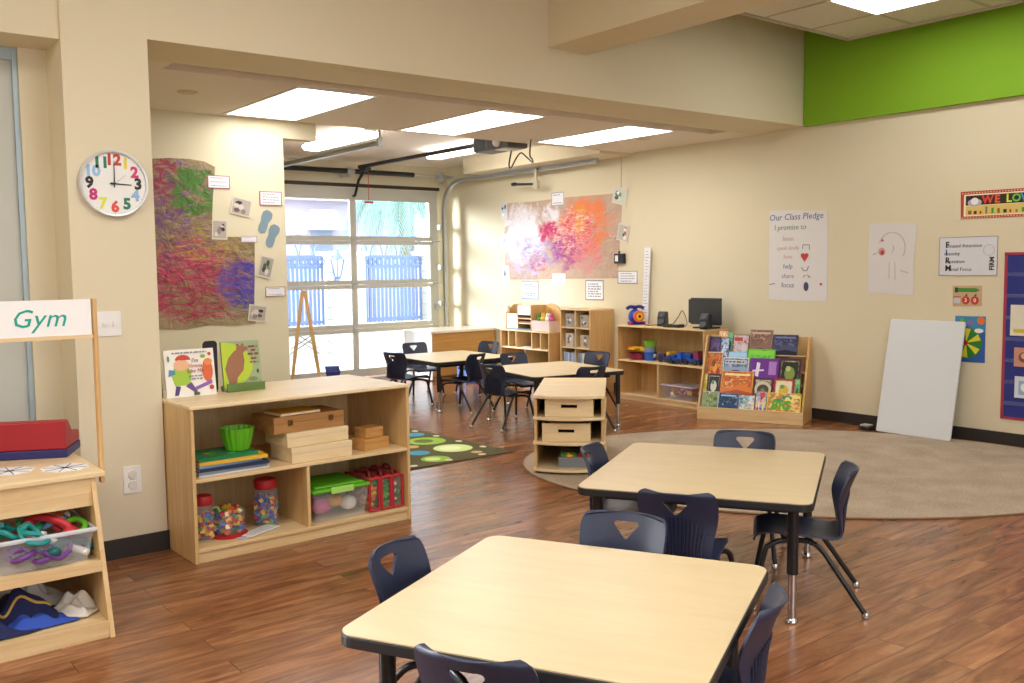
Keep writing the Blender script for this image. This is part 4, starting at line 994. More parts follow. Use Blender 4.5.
# ---------------------------------------------------------------- pier: clock, switch, outlet
t = thing('wall_clock', 'round white wall clock with large coloured numerals', 'clock', (1.317, YP - .001, 1.845), rot=FW); t.scale = (.952,)*3
rr_ = .168
MB().lathe([(rr_*.9, 0), (rr_, .004), (rr_*1.0, .028), (rr_*.975, .036), (rr_*.93, .034), (rr_*.92, .02)], n=64, cap=False).build('rim', mat('#d8dadd', .35, .3), t)
MB().lathe([(0, .02), (rr_*.93, .02), (rr_*.93, .018), (0, .018)], n=64).build('dial', WHITEP, t)
for k, (n_, c) in enumerate((('12', '#c2362c'), ('1', '#e0cf4a'), ('2', '#cf2f6f'), ('3', '#1f2a24'), ('4', '#8fb4dc'), ('5', '#1f7a55'), ('6', '#dd4a38'), ('7', '#dbe04a'), ('8', '#c42a72'), ('9', '#1c1c1e'), ('10', '#8fc0e4'), ('11', '#1f7f5a'))):
    a = pi/2 - k*pi/6
    letters('numeral', n_, .076, mat(c, .5), t, (.118*cos(a), .118*sin(a), .0206), bold=.0036)
b = MB()
for k in range(60):
    a = k*pi/30; b.cyl((.152*cos(a), .152*sin(a), .0195), (.152*cos(a), .152*sin(a), .0208), .0022 if k % 5 == 0 else .0012, n=6)
b.build('minute_marks', GREYINK, t)
def hand(name, ang, l, w, z, m_):
    d = Vector((cos(ang), sin(ang))); n_ = Vector((-d.y, d.x))*w
    MB().prism([tuple(d*-.02 - n_), tuple(d*l - n_*.5), tuple(d*l + n_*.5), tuple(d*-.02 + n_)], z, z+.0015).build(name, m_, t)
hand('hour_hand', R(90 - 93), .085, .004, .023, INK); hand('minute_hand', R(89), .115, .003, .0255, INK); hand('second_hand', R(38), .07, .0012, .028, GREYINK)
MB().cyl((0, 0, .02), (0, 0, .031), .006).build('pivot', INK, t)
t = thing('light_switch', 'white double light switch plate at the right of the lettered sign', 'switch', (1.267, YP, 1.169), rot=FW)
MB().prism(rrect(-.058, -.06, .058, .06, .006), 0, .006).build('plate', WHITEP, t)
for x in (-.024, .024): MB().box(x-.006, -.012, .006, x+.006, .012, .018).build('toggle', WHITEP, t, bevel=.001)
t = thing('wall_outlet', 'white double wall outlet low on the clock pier', 'outlet', (1.345, YP, .386), rot=FW)
MB().prism(rrect(-.043, -.068, .043, .068, .006), 0, .006).build('plate', WHITEP, t)
for y in (-.027, .027): MB().cyl((0, y, .006), (0, y, .014), .022, .020, n=20).build('socket_cover', mat('#dcd8cf', .4), t)

# ---------------------------------------------------------------- alcove wall: painting, notes, photos
PW = YA
KR = art_mat('finger_painting', '#a08a6a', [
 ('#8a7650', 5, (0, 0), (.9, .9), .48, 3), ('#a8606a', 11, (-.1, -.3), (.8, .5), .53, 3), ('#7a5a86', 11, (-.2, .3), (.5, .6), .54, 2.5),
 ('#a83a54', 8, (-.15, -.32), (.55, .4), .49, 3), ('#5f52a0', 9, (.24, -.3), (.3, .3), .46, 2.5), ('#9a3f52', 9, (-.35, .5), (.25, .25), .47, 2), ('#c74a6a', 9, (-.2, -.1), (.4, .3), .52, 3), ('#b8a23a', 9, (-.05, .02), (.5, .25), .55, 4), ('#4f7a35', 8, (-.1, .43), (.3, .28), .45, 1.6), ('#7a3f7a', 9, (-.3, .2), (.3, .6), .57, 2), ('#6f5a3a', 14, (0, 0), (.9, .9), .6, 5), ('#4a3a9a', 10, (.28, -.3), (.22, .3), .52, 2), ('#6f8a3a', 12, (.05, -.5), (.6, .25), .58, 4), ('#8a2f4a', 16, (-.1, -.2), (.6, .5), .57, 6)], .9)
q = [(2.285, 2.27), (2.42, 2.285), (2.584, 2.287), (2.70, 2.275), (2.788, 2.237), (2.76, 2.0), (2.749, 1.851), (2.752, 1.685), (2.95, 1.69), (3.095, 1.68), (3.085, 1.4), (3.069, 1.062), (3.08, .985), (2.9, .975), (2.7, .99), (2.5, .965), (2.29, .975), (2.30, 1.3)]
o = sheet('finger_painting', q, PW, KR, 'large brown paper mural with red, purple and green paint on the alcove wall', 'painting', t=.004)
FR = mat('#a5808f', .6)
def note(a0, z0, a1, z1, wallp, label, name='caption_card', rows=3, border=None, group='caption cards', tilt=0, c='#e9e6ea'):
    q = [(a0, z0), (a1, z0), (a1, z1), (a0, z1)]
    o = sheet(name, q, wallp, mat(c, .6, 0, .02), label, 'card', group, t=.003, off=.0012 if wallp == 'R' else .005)
    o.rotation_euler = (o.rotation_euler[0], o.rotation_euler[1], o.rotation_euler[2])
    w, h = abs(a1-a0), abs(z0-z1)
    if border:
        m_ = mat(border, .6); e = min(w, h)*.06
        b = MB()
        for r_ in ((-w/2, -h/2, w/2, -h/2+e), (-w/2, h/2-e, w/2, h/2), (-w/2, -h/2, -w/2+e, h/2), (w/2-e, -h/2, w/2, h/2)): b.box(r_[0], r_[1], .0025, r_[2], r_[3], .0035)
        b.build('border', m_, o)
    strokes('printed_lines', o, [(-w*.36, w*(.36 if k % 3 else .2), h*.3 - k*h*.6/max(1, rows-1), h*.06) for k in range(rows)], GREYINK, .003)
    if tilt: o.rotation_euler.rotate_axis('Z', R(tilt))
    return o
note(2.721, 2.171, 2.901, 2.069, PW, 'pink-edged caption card overlapping the top right of the brown mural', border='#b04a6a')
note(3.147, 2.063, 3.340, 1.948, PW, 'pink-edged caption card above the two blue foot cutouts', border='#a05a7a', rows=4)
note(2.979, 1.696, 3.113, 1.645, PW, 'small caption card just above the lower part of the brown mural', border='#9a6a9a', rows=2)
note(3.172, 1.281, 3.345, 1.201, PW, 'pink-edged caption card low beside the wall edge, under the tilted photo', border='#b04a6a', rows=2)
def photo(a0, z0, a1, z1, wallp, label, tilt, cols, seed, off=.0055, group='photos on the alcove wall'):
    q = [(a0, z0), (a1, z0), (a1, z1), (a0, z1)]
    o = sheet('photo_print', q, wallp, mat('#d9cfc0', .4), label, 'photo', group, t=.003, off=off)
    w, h = abs(a1-a0), abs(z0-z1); rr = random.Random(seed); sh = []
    sh.append(([(-w*.43, -h*.43), (w*.43, -h*.43), (w*.43, h*.43), (-w*.43, h*.43)], mat(cols[0], .4)))
    for k in range(6): sh.append((disc(rr.uniform(-.25, .25)*w, rr.uniform(-.25, .25)*h, rr.uniform(.08, .16)*w, rr.uniform(.08, .18)*h, 10), mat(cols[1 + k % (len(cols)-1)], .4)))
    decal('printed_picture', o, sh, .003)
    o.rotation_euler.rotate_axis('Z', R(tilt))
PH = ['#b7aaa0', '#3b3438', '#d6cdc4', '#6a5a58', '#8f8480']
photo(2.905, 2.0, 3.075, 1.86, PW, 'tilted photo right of the top caption card', -12, PH, 1)
photo(2.742, 1.822, 2.866, 1.666, PW, 'upright photo at the step in the right edge of the brown mural', -2, PH, 2)
photo(3.125, 1.535, 3.243, 1.355, PW, 'tilted photo with green, between the foot cutouts and the lowest caption card', -14, ['#a89f98', '#3a5a3a', '#d6cdc4', '#4a4448', '#7f9a6a'], 3)
photo(3.020, 1.135, 3.175, 1.0, PW, 'photo at the bottom right corner of the brown mural', -8, PH, 4)
FOOT = mat('#7d95a3', .8)
for a, z, l, r_ in ((3.188, 1.812, 'blue-grey paper foot cutout, the higher left one', -22), (3.248, 1.697, 'blue-grey paper foot cutout, the lower right one', -22)):
    pts = [(-.03, -.085), (0, -.1), (.03, -.085), (.035, -.045), (.03, 0), (.045, .05), (.04, .085), (.015, .1), (-.02, .1), (-.043, .075), (-.045, .035), (-.034, 0), (-.038, -.045)]
    o = MB().prism(pts, 0, .003).build('foot_cutout', FOOT, None, (a, PW-.0012, z), FW); o.rotation_euler.rotate_axis('Z', R(r_))
    tag(o, l, 'paper cutout', 'paper foot cutouts')
# ---------------------------------------------------------------- right wall
ART2 = art_mat('marbled_painting', '#c2a793', [
 ('#efe9ef', 3, (-.62, .08), (.5, .5), .37, 1), ('#e9e4ee', 5, (-.1, .3), (.25, .2), .46, 1), ('#c6b8da', 6, (-.55, -.2), (.6, .4), .5, 2), ('#e8875a', 3.5, (.5, .12), (.52, .46), .36, 1.3), ('#d8556a', 6, (.35, .05), (.5, .4), .47, 1.5), ('#e79a2c', 7, (.42, .22), (.18, .25), .46, 1), ('#a83a86', 6, (.2, -.15), (.4, .3), .47, 1.5), ('#c22f66', 6, (-.12, .08), (.3, .2), .46, 1), ('#e9d9d2', 12, (.3, .1), (.6, .4), .57, 3), ('#9a8fc4', 8, (-.3, -.2), (.6, .3), .55, 2), ('#c24a5a', 9, (-.35, -.28), (.25, .2), .53, 2), ('#d98a8f', 7, (.55, -.2), (.4, .3), .5, 2)], .9, soft=.1)
sheet('marbled_painting', [(9.60, 2.238), (9.0, 2.225), (8.4, 2.235), (7.449, 2.224), (7.49, 1.8), (7.536, 1.281), (8.2, 1.275), (9.0, 1.262), (9.585, 1.261), (9.59, 1.7)], 'R', ART2, 'big brown paper painting with orange, pink and white swirls on the cream wall', 'painting', t=.004)
GR = 'caption cards by the swirl painting'
def rnote(a0, z0, a1, z1, label, rows, border='#9aa2b8', tilt=0, off=.0065, c='#ebebef'):
    o = note(a0, z0, a1, z1, 'R', label, rows=rows, border=border, group=GR, tilt=tilt, c=c)
    o.location.x = XW - off
rnote(8.653, 2.305, 8.427, 2.148, 'small card at the middle of the top edge of the swirl painting', 2)
rnote(8.647, 1.335, 8.410, 1.199, 'small card at the middle of the bottom edge of the swirl painting', 2, None)
rnote(9.249, 1.247, 8.923, 1.015, 'blue-edged card below the left part of the swirl painting', 6, '#7f9ac9', off=.0015)
rnote(8.065, 1.260, 7.758, 1.026, 'grey-edged card below the right part of the swirl painting', 6, '#8b8f9a', off=.0015)
rnote(7.530, 1.362, 7.227, 1.222, 'wide card at the lower right corner of the swirl painting', 4, '#8b93b0', off=.0015)
P2 = ['#c9cfd6', '#5a6270', '#eef0f2', '#8f98a8', '#3a3f4a']
G2_ = 'photos around the swirl painting'
photo(9.66, 2.247, 9.525, 2.04, 'R', 'small photo at the top left corner of the swirl painting', 4, P2, 11, .0065, G2_)
photo(9.655, 1.848, 9.54, 1.665, 'R', 'small pale photo halfway down the left edge of the swirl painting', -3, ['#d0d4e2', '#9aa6cc', '#eef0f2', '#7f8ab8'], 12, .0065, G2_)
photo(9.64, 1.435, 9.5, 1.25, 'R', 'small photo at the bottom left corner of the swirl painting', 8, P2, 13, .0065, G2_)
photo(7.60, 2.285, 7.38, 2.10, 'R', 'photo hanging from the ceiling string at the top right corner of the swirl painting', -12, ['#c9d0c0', '#4a5a48', '#eef0ea', '#7f8f78'], 14, .0075, G2_)
photo(7.525, 1.88, 7.36, 1.69, 'R', 'tilted photo halfway down the right edge of the swirl painting', -14, ['#b9b4a8', '#3a4a38', '#e6e0da', '#a5584a'], 15, .0075, G2_)
o = MB().cyl((XW-.006, 7.47, 2.28), (XW-.006, 7.47, 2.65), .0022, n=6).build('hanging_string', GREYINK); tag(o, 'thin string from the ceiling to a photo beside the swirl painting', 'string')
o = MB().box(-.006, -.02, 0, .006, .02, .01).cyl((0, -.012, .004), (0, -.03, .01), .006, n=8).build('wall_hook', mat('#7a4a3a', .5), None, (XW, 7.40, 1.80), RW); tag(o, 'tiny brown hook on the cream wall right of the swirl painting', 'hook')
t = thing('thermostat', 'small black box with a pale face at the right edge of the swirl painting', 'thermostat', (XW, 7.48, 1.50), rot=RW)
MB().box(-.075, -.055, 0, .075, .055, .04).build('case', BLACKP, t, bevel=.006); MB().box(-.055, -.03, .04, -.01, .035, .042).build('label', WHITE, t)
MB().cyl((-.02, .055, .01), (-.02, .085, .01), .01).build('knob', BLACKP, t)

o = sheet('class_pledge_poster', [(5.496, 1.919), (5.2, 1.912), (4.875, 1.886), (4.868, 1.5), (4.871, 1.082), (5.2, 1.075), (5.498, 1.088), (5.503, 1.5)], 'R', mat('#dddbd9', .6, 0, .03, 8, .4, 14), 'tall white class pledge sheet hand-lettered with a red heart', 'poster', t=.003)
hb, hg, hp, hr = mat('#5a6f96', .7), mat('#6a8a7a', .7), mat('#c99aa0', .7), mat('#c23a34', .7)
for s, sz, m_, x, y in (('Our Class Pledge', .083, hb, -.02, .355), ('I promise to', .07, hg, -.08, .26), ('listen', .058, hp, -.1, .155), ('speak kindly', .05, hp, -.1, .07), ('love', .058, hp, -.1, -.01), ('help', .062, hb, -.1, -.10), ('share', .062, GREYINK, -.1, -.19), ('focus', .066, hb, -.1, -.275)):
    letters('pledge_lettering', s, sz, m_, o, (x, y, .0036), shear=.12)
sh = [(disc(.062, -.0, .022, .02), hr), (disc(.1, -.0, .022, .02), hr), ([(.041, -.008), (.081, -.06), (.121, -.008), (.081, .0)], hr), (disc(.1, -.285, .026, .042), mat('#3a4566', .7)), (disc(.255, -.262, .012), hr)]
decal('drawn_shapes', o, sh, .003)
b = MB().use(INK)
for a in (([(.06, .06), (.06, .095), (.13, .095), (.13, .05)]), ([(.05, -.11), (.07, -.14), (.105, -.14), (.125, -.10)]), ([(.07, -.2), (.09, -.18)]), ([(.11, -.18), (.15, -.2), (.12, -.2)]), ([(-.30, -.27), (-.24, -.26)])): b.tube([(x, y, .0036) for x, y in a], .003, 6)
b.build('pen_marks', INK, o)
o = sheet('child_drawing', [(4.464, 1.753), (4.25, 1.75), (4.037, 1.734), (4.06, 1.4), (4.053, 1.145), (4.25, 1.155), (4.471, 1.163), (4.472, 1.45)], 'R', mat('#d9d6d4', .6, 0, .03, 8, .4, 12), 'white sheet with a faint child drawing of a face, right of the pledge sheet', 'drawing', t=.003)
decal('drawn_shapes', o, [(disc(-.09, .07, .032, .034), hp), (disc(-.085, .062, .018, .02), mat('#a8453f', .7)), (disc(-.085, .165, .01, .01), mat('#a8453f', .7))], .003)
b = MB()
b.tube([(.0 + .12*cos(R(160 - 12*k)), .1 + .13*sin(R(160 - 12*k)), .0036) for k in range(17)], .0025, 6)
b.tube([(-.17, .045, .0036), (-.135, .06, .0036)], .004, 6).tube([(-.02, -.02, .0036), (-.02, -.16, .0036)], .002, 6).tube([(.03, -.02, .0036), (.035, -.17, .0036)], .002, 6).tube([(.08, -.09, .0036), (.11, -.1, .0036), (.15, -.11, .0036)], .003, 6).tube([(.0, .06, .0036), (.02, .09, .0036), (.01, .12, .0036)], .002, 6)
b.build('pencil_lines', mat('#b5aab0', .7), o)
o = sheet('firm_sign', [(3.844, 1.621), (3.382, 1.610), (3.385, 1.307), (3.845, 1.315)], 'R', mat('#d9dbe2', .25, 0, .02), 'laminated white sign lettered with the capitals F I R M', 'sign', t=.004)
DK = mat('#23242e', .5)
for i, (c, rest, cc) in enumerate((('F', 'ocused Attention', DK), ('I', 'ntensity', mat('#2f4f8f', .5)), ('R', 'epetition', DK), ('M', 'ental Focus', DK))):
    y = .09 - i*.062
    letters('large_capital', c, .066, cc, o, (-.18, y, .0045), align='LEFT', bold=.0018)
    letters('sign_text', rest, .04, DK, o, (-.215 + {'F': .044, 'I': .026, 'R': .05, 'M': .066}[c], y - .008, .0045), align='LEFT')
letters('side_lettering', 'FIRM', .05, DK, o, (.19, -.06, .0045), (0, 0, R(90)), bold=.002)
MB().tube([(.165 + .042*cos(k*pi/10), .045 + .042*sin(k*pi/10), .0042) for k in range(20)], .0012, 5, closed=True).build('drawn_circle', GREYINK, o)
b = MB()
for r_ in ((-.231, -.153, .231, -.149), (-.231, .149, .231, .153), (-.231, -.153, -.227, .153), (.227, -.153, .231, .153)): b.box(r_[0], r_[1], .003, r_[2], r_[3], .0046)
b.build('border', mat('#6f727c', .4), o)
o = sheet('welcome_banner', [(3.682, 1.971), (2.6, 1.962), (2.6, 1.752), (3.677, 1.758)], 'R', mat('#b5412f', .5), 'red-bordered banner with bright capital letters, cut by the right photo edge', 'banner', t=.003)
decal('banner_panels', o, [([(-.515, -.085), (.53, -.085), (.53, .085), (-.515, .085)], CREAMC), ([(-.5, -.0), (.52, -.0), (.52, .075), (-.5, .075)], mat('#2a1d16', .5)), ([(-.5, -.078), (.52, -.078), (.52, -.004), (-.5, -.004)], mat('#d9bf6a', .5)), (disc(-.43, .02, .055, .03, 16), mat('#b9a9c4', .5)), (disc(-.43, .03, .03, .028, 14), WHITEP)], .003)
x = -.36
for ch, c in zip('WE LOVE', ['#d8402f', '#dd5a34', '', '#cfe03a', '#6fc24a', '#3f9adf', '#8f4fc0']):
    if ch == ' ': x += .03; continue
    letters('banner_letter', ch, .082, mat(c, .5), o, (x + .03, .036, .0046), bold=.003); x += .073 if ch in 'W' else .056
b = MB(); rr = random.Random(8)
for i in range(22):
    xx = -.48 + i*.045; b.use([mat('#8a5a3a', .5), INK, RED, mat('#7a6f5a', .5), GREEN][i % 5]); h = rr.uniform(.02, .055); b.box(xx, -.07, .003, xx + rr.uniform(.01, .028), -.07 + h, .0046)
b.build('printed_pictures', None, o)
b = MB().use(CREAMC)
for i in range(50): b.box(-.53 + i*.022, .092, .003, -.522 + i*.022, .099, .0034).box(-.53 + i*.022, -.099, .003, -.522 + i*.022, -.092, .0034)
b.build('dotted_edge', CREAMC, o)
o = sheet('number_card', [(3.727, 1.229), (3.497, 1.231), (3.493, 1.072), (3.723, 1.065)], 'R', mat('#c7a882', .5), 'small tan card with a green crayon above red apples numbered 30', 'card', t=.003)
AP = mat('#b83a38', .5)
decal('printed_shapes', o, [([(-.085, .03), (.07, .03), (.1, .045), (.07, .062), (-.085, .062)], mat('#3f8a3a', .5)), ([(-.1, .026), (-.075, .026), (-.075, .066), (-.1, .066)], mat('#22401f', .5)), (disc(-.01, -.035, .032, .034), AP), (disc(.062, -.035, .032, .034), AP), ([(-.105, -.06), (-.055, -.06), (-.055, -.02), (-.105, -.02)], mat('#c9ccd2', .5)), ([(-.015, .0), (0, .0), (.004, .014), (-.01, .012)], INK), ([(.057, .0), (.072, .0), (.076, .014), (.062, .012)], INK), ([(-.11, -.01), (-.05, -.01), (-.05, -.004), (-.11, -.004)], AP)], .003)
for x, c in ((-.01, '3'), (.062, '0')): letters('numeral', c, .042, CREAMC, o, (x, -.035, .0058), bold=.001)
o = sheet('wheel_poster', [(3.70, .985), (3.460, .991), (3.458, .625), (3.70, .622)], 'R', mat('#2a5aa8', .4), 'blue poster with a green and yellow wheel, partly behind the leaning whiteboard', 'poster', t=.003)
sh = [([(-.12, .06), (.12, .06), (.12, .183), (-.12, .183)], mat('#3a86b8', .4)), (disc(-.03, -.03, .125, .125, 32), mat('#1f7a34', .4))]
for k in range(6):
    a = R(k*60 + 12); sh.append(([(-.03, -.03), (-.03 + .118*cos(a), -.03 + .118*sin(a)), (-.03 + .118*cos(a + .45), -.03 + .118*sin(a + .45))], mat('#dfd63a', .4)))
sh += [(disc(.085, .15, .03), ORNG), (disc(0, .13, .03, .02), mat('#7f6fa8', .4)), (disc(-.06, .15, .02, .015), LIME), (disc(.07, .07, .035, .018), WHITEP), (disc(-.03, -.03, .018), RED)]
decal('printed_wheel', o, sh, .003, .0002)
t = thing('pocket_chart', 'blue fabric pocket chart with a red border at the right photo edge', 'pocket chart', (XW, 2.86, .845), rot=RW)
hw, hh = .455, .63
MB().box(-hw, -hh, .001, hw, hh, .006).build('blue_fabric', mat('#27307f', .75, 0, .05, 30), t)
b = MB()
for r_ in ((-hw-.012, -hh-.012, hw+.012, -hh+.008), (-hw-.012, hh-.008, hw+.012, hh+.012), (-hw-.012, -hh, -hw+.01, hh), (hw-.01, -hh, hw+.012, hh)): b.box(r_[0], r_[1], .0005, r_[2], r_[3], .008)
b.build('red_border', mat('#a5324a', .7), t)
for k in range(7): MB().box(-hw+.012, hh-.17-k*.165, .006, hw-.012, hh-.14-k*.165, .0095).build('clear_pocket', clear_plastic('pocket_film', '#6f78c0', .5), t)
for a, z, w, h, c, l, kind in ((3.27, .97, .2, .235, '#e0dcc8', 'cream card with a yellow strip, upper card in the blue pocket chart', 0), (3.235, .69, .15, .145, '#c9917a', 'orange-tan picture card, middle card in the blue pocket chart', 1), (3.225, .46, .15, .165, '#d4dbe2', 'pale card with a blue picture, lowest card in the blue pocket chart', 2)):
    o = thing('picture_card', l, 'card', (XW - .0105, a - w/2, z), rot=RW, group='cards in the pocket chart')
    MB().box(-w/2, -h/2, 0, w/2, h/2, .002).build('card_base', mat(c, .5), o)
    decal('printed_picture', o, [[([(-w*.38, -h*.4), (w*.42, -h*.4), (w*.42, -h*.28), (-w*.38, -h*.28)], mat('#c9b83a', .5)), ([(.0, -h*.15), (w*.3, -h*.15), (w*.3, h*.2), (0, h*.2)], SKYB)], [(disc(0, 0, w*.28, h*.28), mat('#7a4a3a', .5)), (disc(0, .01, w*.16, h*.16), mat('#d9a58a', .5))], [([(-w*.3, -h*.35), (w*.35, -h*.35), (w*.35, h*.3), (-w*.3, h*.3)], mat('#8fb0cf', .5)), (disc(0, 0, w*.2, h*.2), WHITEP)]][kind], .002)
# leaning whiteboard
t = thing('leaning_whiteboard', 'blank white board leaning against the cream wall on the rug', 'whiteboard', (7.205, 3.925, .0105), rot=(R(90 - 12.0), 0, R(-90.4)))
MB().prism(rrect(-.318, 0, .318, .955, .018), -.018, 0).build('board_panel', mat('#d5d9dc', .3, 0, .02, 2), t, bevel=.004)
o = thing('foot_pedal', 'small black and silver gadget on the floor left of the leaning whiteboard', 'gadget', (7.27, 4.36, .0))
MB().box(-.05, -.05, .0, .05, .05, .03).build('body', BLACKP, o, bevel=.008); MB().box(-.04, -.035, .03, .04, .045, .045).build('silver_top', STEEL, o, bevel=.006)
# growth ruler
t = thing('growth_ruler', 'tall white ruler board with black marks standing on the low shelf', 'ruler', (7.38, 7.075, .791), rot=(R(90), 0, R(-90)))
RULM = mat('#e6e6ea', .5)
MB().prism([(-.04, 0), (.04, 0), (.085, .82), (-.0, .82)], -.012, 0).build('board', RULM, t)
b = MB()
for k in range(24): 
    o_ = .052*(k*.033)/.82; b.box(-.03 + o_, .02 + k*.033, -.0005, (.01 if k % 3 else .03) + o_, .024 + k*.033, .0008)
b.build('scale_marks', mat('#6f7688', .6), t)

# ---------------------------------------------------------------- things on the low shelf
TL = .79
t = thing('toy_phone', 'chunky blue toy telephone with an orange dial on the low shelf', 'toy', (7.22, 7.06, TL + .002), R(-18))
MB().ball((0, 0, .085), .085, 20, .85, 1.0, .95).box(-.06, -.06, 0, .06, .06, .03).build('blue_body', mat('#2336a8', .35), t)
MB().cyl((.0, -.07, .09), (.0, -.098, .09), .06, n=24).build('orange_dial', ORNG, t); MB().cyl((0, -.098, .09), (0, -.104, .09), .035, n=20).build('yellow_disc', YEL, t); MB().cyl((0, -.104, .09), (0, -.108, .09), .016, n=16).build('dial_hub', INK, t)
MB().tube(smooth([(-.1, 0, .17), (-.06, 0, .19), (0, 0, .185), (.06, 0, .19), (.1, 0, .17)]), .018, 10).cyl((0, 0, .15), (0, 0, .19), .022).build('handset', mat('#1c2a86', .4), t)
for sx in (-1, 1): MB().cyl((sx*.065, -.045, .016), (sx*.09, -.045, .016), .018, n=14).build('red_wheel', RED, t)
def speaker(x, y, rz, label):
    t = thing('desk_speaker', label, 'speaker', (x, y, TL + .001), rz, 'black desk speakers')
    MB().prism([(-.06, 0), (.055, 0), (.04, .15), (-.02, .155), (-.05, .1)], -.045, .045, 'x').build('cabinet', mat('#1f242c', .4), t, bevel=.012, seg=3)
    MB().cyl((0, -.053, .05), (0, -.063, .055), .034, n=20).build('cone', mat('#3a4048', .5), t); MB().cyl((0, -.034, .115), (0, -.044, .12), .02, n=16).build('tweeter', mat('#3a4048', .5), t)
speaker(7.22, 6.66, R(-70), 'black desk speaker left of the monitor, beside the thin cables')
speaker(7.14, 6.02, R(-80), 'black desk speaker in front of the right side of the monitor')
t = thing('computer_monitor', 'wide black flat monitor standing on the low shelf between two desk speakers', 'monitor', (7.26, 6.12, TL + .001), R(-86))
MB().prism(rrect(-.18, .035, .18, .30, .012), -.02, .012, 'y').build('casing', mat('#24262a', .35), t, bevel=.004)
MB().box(-.2, -.0215, .05, .2, -.02, .285).build('screen', mat('#3b3e40', .25, 0, .02), t)
MB().box(-.04, .0, .0, .04, .03, .06).prism(rrect(-.12, -.08, .12, .09, .03), 0, .012).build('stand', BLACKP, t)
o = MB().tube([Vector(p) for p in smooth([(7.2, 6.9, TL+.006), (7.17, 6.8, TL+.005), (7.3, 6.79, TL+.006), (7.34, 6.66, TL+.006), (7.35, 6.57, TL+.09), (7.34, 6.5, TL+.16), (7.34, 6.44, TL+.05), (7.26, 6.4, TL+.006), (7.2, 6.45, TL+.006)])], .004, 6).build('speaker_cable', BLACKP); tag(o, 'thin black cable looping over the low shelf between speaker and monitor', 'cable')
t = thing('desk_gadget', 'flat black box lying left of the monitor on the low shelf', 'gadget', (7.16, 6.46, TL + .001), .1)
MB().box(-.05, -.1, 0, .05, .1, .03).build('case', BLACKP, t, bevel=.005); MB().box(-.03, -.07, .03, .03, .0, .033).build('grey_panel', STEEL, t)
# toys on the middle shelf
ML = .425
t = thing('toy_plane', 'yellow toy aeroplane on the middle shelf', 'toy', (7.19, 6.985, ML + .075), R(-80))
MB().tube([(-.13, 0, .03), (-.06, 0, .035), (.05, 0, .03), (.1, 0, .02), (.13, 0, .01)], [.012, .028, .034, .026, .01], 12).build('fuselage', YEL, t)
MB().prism(rrect(-.03, -.15, .04, .15, .02), .04, .05).build('wing', YEL, t, bevel=.002); MB().box(-.13, -.05, .03, -.09, .05, .038).box(-.13, -.004, .03, -.095, .004, .075).build('tail', ORNG, t)
t = thing('toy_tub', 'maroon toy tub below the yellow aeroplane', 'toy', (7.19, 6.99, ML + .001))
MB().lathe([(0, 0), (.085, 0), (.095, .01), (.1, .065), (.094, .065), (.085, .012), (0, .008)], n=24).build('tub', mat('#8a1f4a', .45), t)
t = thing('stacking_cups', 'stack of coloured cups with a lime rim on the middle shelf', 'toy', (7.2, 6.82, ML + .001), 0)
for i, (c, z, r1, r2, h) in enumerate((('#2a5fc0', 0, .06, .07, .09), ('#7a8fb0', .09, .062, .06, .05), ('#b0485a', .115, .058, .06, .03), ('#7ec83a', .145, .06, .072, .06))):
    MB().lathe([(0, z), (r1, z), (r2, z+h), (r2-.006, z+h), (0, z+h-.004)], n=24).build('cup', mat(c, .4), t)
MB().ball((0, -.06, .05), .022, 10).build('white_spot', WHITEP, t)
def truck(name, label, x, y, rz, body, cab, L_=.2, H_=.1):
    t = thing(name, label, 'toy', (x, y, ML + .001), rz, 'toy vehicles on the middle shelf')
    MB().box(-L_/2, -.05, .025, L_/2, .05, .06).hexa([(-L_/2, -.05, .06), (.0, -.05, .06), (.0, .05, .06), (-L_/2, .05, .06)], [(-L_/2-.012, -.055, H_), (.0, -.055, H_), (.0, .055, H_), (-L_/2-.012, .055, H_)]).build('body', body, t, bevel=.004)
    MB().prism([(.03, .06), (L_/2, .06), (L_/2-.015, H_+.03), (.03, H_+.03)], -.045, .045, 'y').build('cab', cab, t, bevel=.005)
    for sx in (-1, 1):
        for sy in (-1, 1): MB().cyl((sx*L_*.3, sy*.04, .028), (sx*L_*.3, sy*.062, .028), .028, n=16).build('wheel', INK, t)
truck('toy_truck', 'dark indigo toy truck with yellow part in the middle of the shelf', 7.18, 6.56, R(-95), mat('#2a2f7a', .4), YEL, .17, .08)
truck('toy_truck', 'bright blue low toy wagon on the middle shelf', 7.14, 6.39, R(-85), BLUE, mat('#2a60d0', .4), .16, .085)
truck('toy_truck', 'large blue toy truck with a red roof rack at the right of the middle shelf', 7.18, 6.21, R(-90), BLUE, mat('#8a3a5a', .4), .2, .11)
t = thing('toy_bin', 'clear bin of orange and yellow toys on the bottom of the low shelf', 'storage bin', (7.09, 6.56, .061), R(-90))
f = MB().hexa([(.01, .01, 0), (.4, .01, 0), (.4, .25, 0), (.01, .25, 0)], [(0, 0, .13), (.41, 0, .13), (.41, .26, .13), (0, .26, .13)])
f.build('bin_body', clear_plastic('bin_plastic3', '#e2dfe6', .22), t); MB().box(-.006, -.006, .13, .416, .266, .145).build('lid', clear_plastic('bin_lid', '#d9cfe0', .8), t, bevel=.005)
b = MB(); rr = random.Random(4)
for i in range(16): b.use([ORNG, YEL, RED, WHITEP, PINK][i % 5]).ball((rr.uniform(.05, .36), rr.uniform(.05, .2), rr.uniform(.03, .1)), rr.uniform(.02, .032), 10)
q = b.build('small_toys', None, t); q['kind'] = 'stuff'

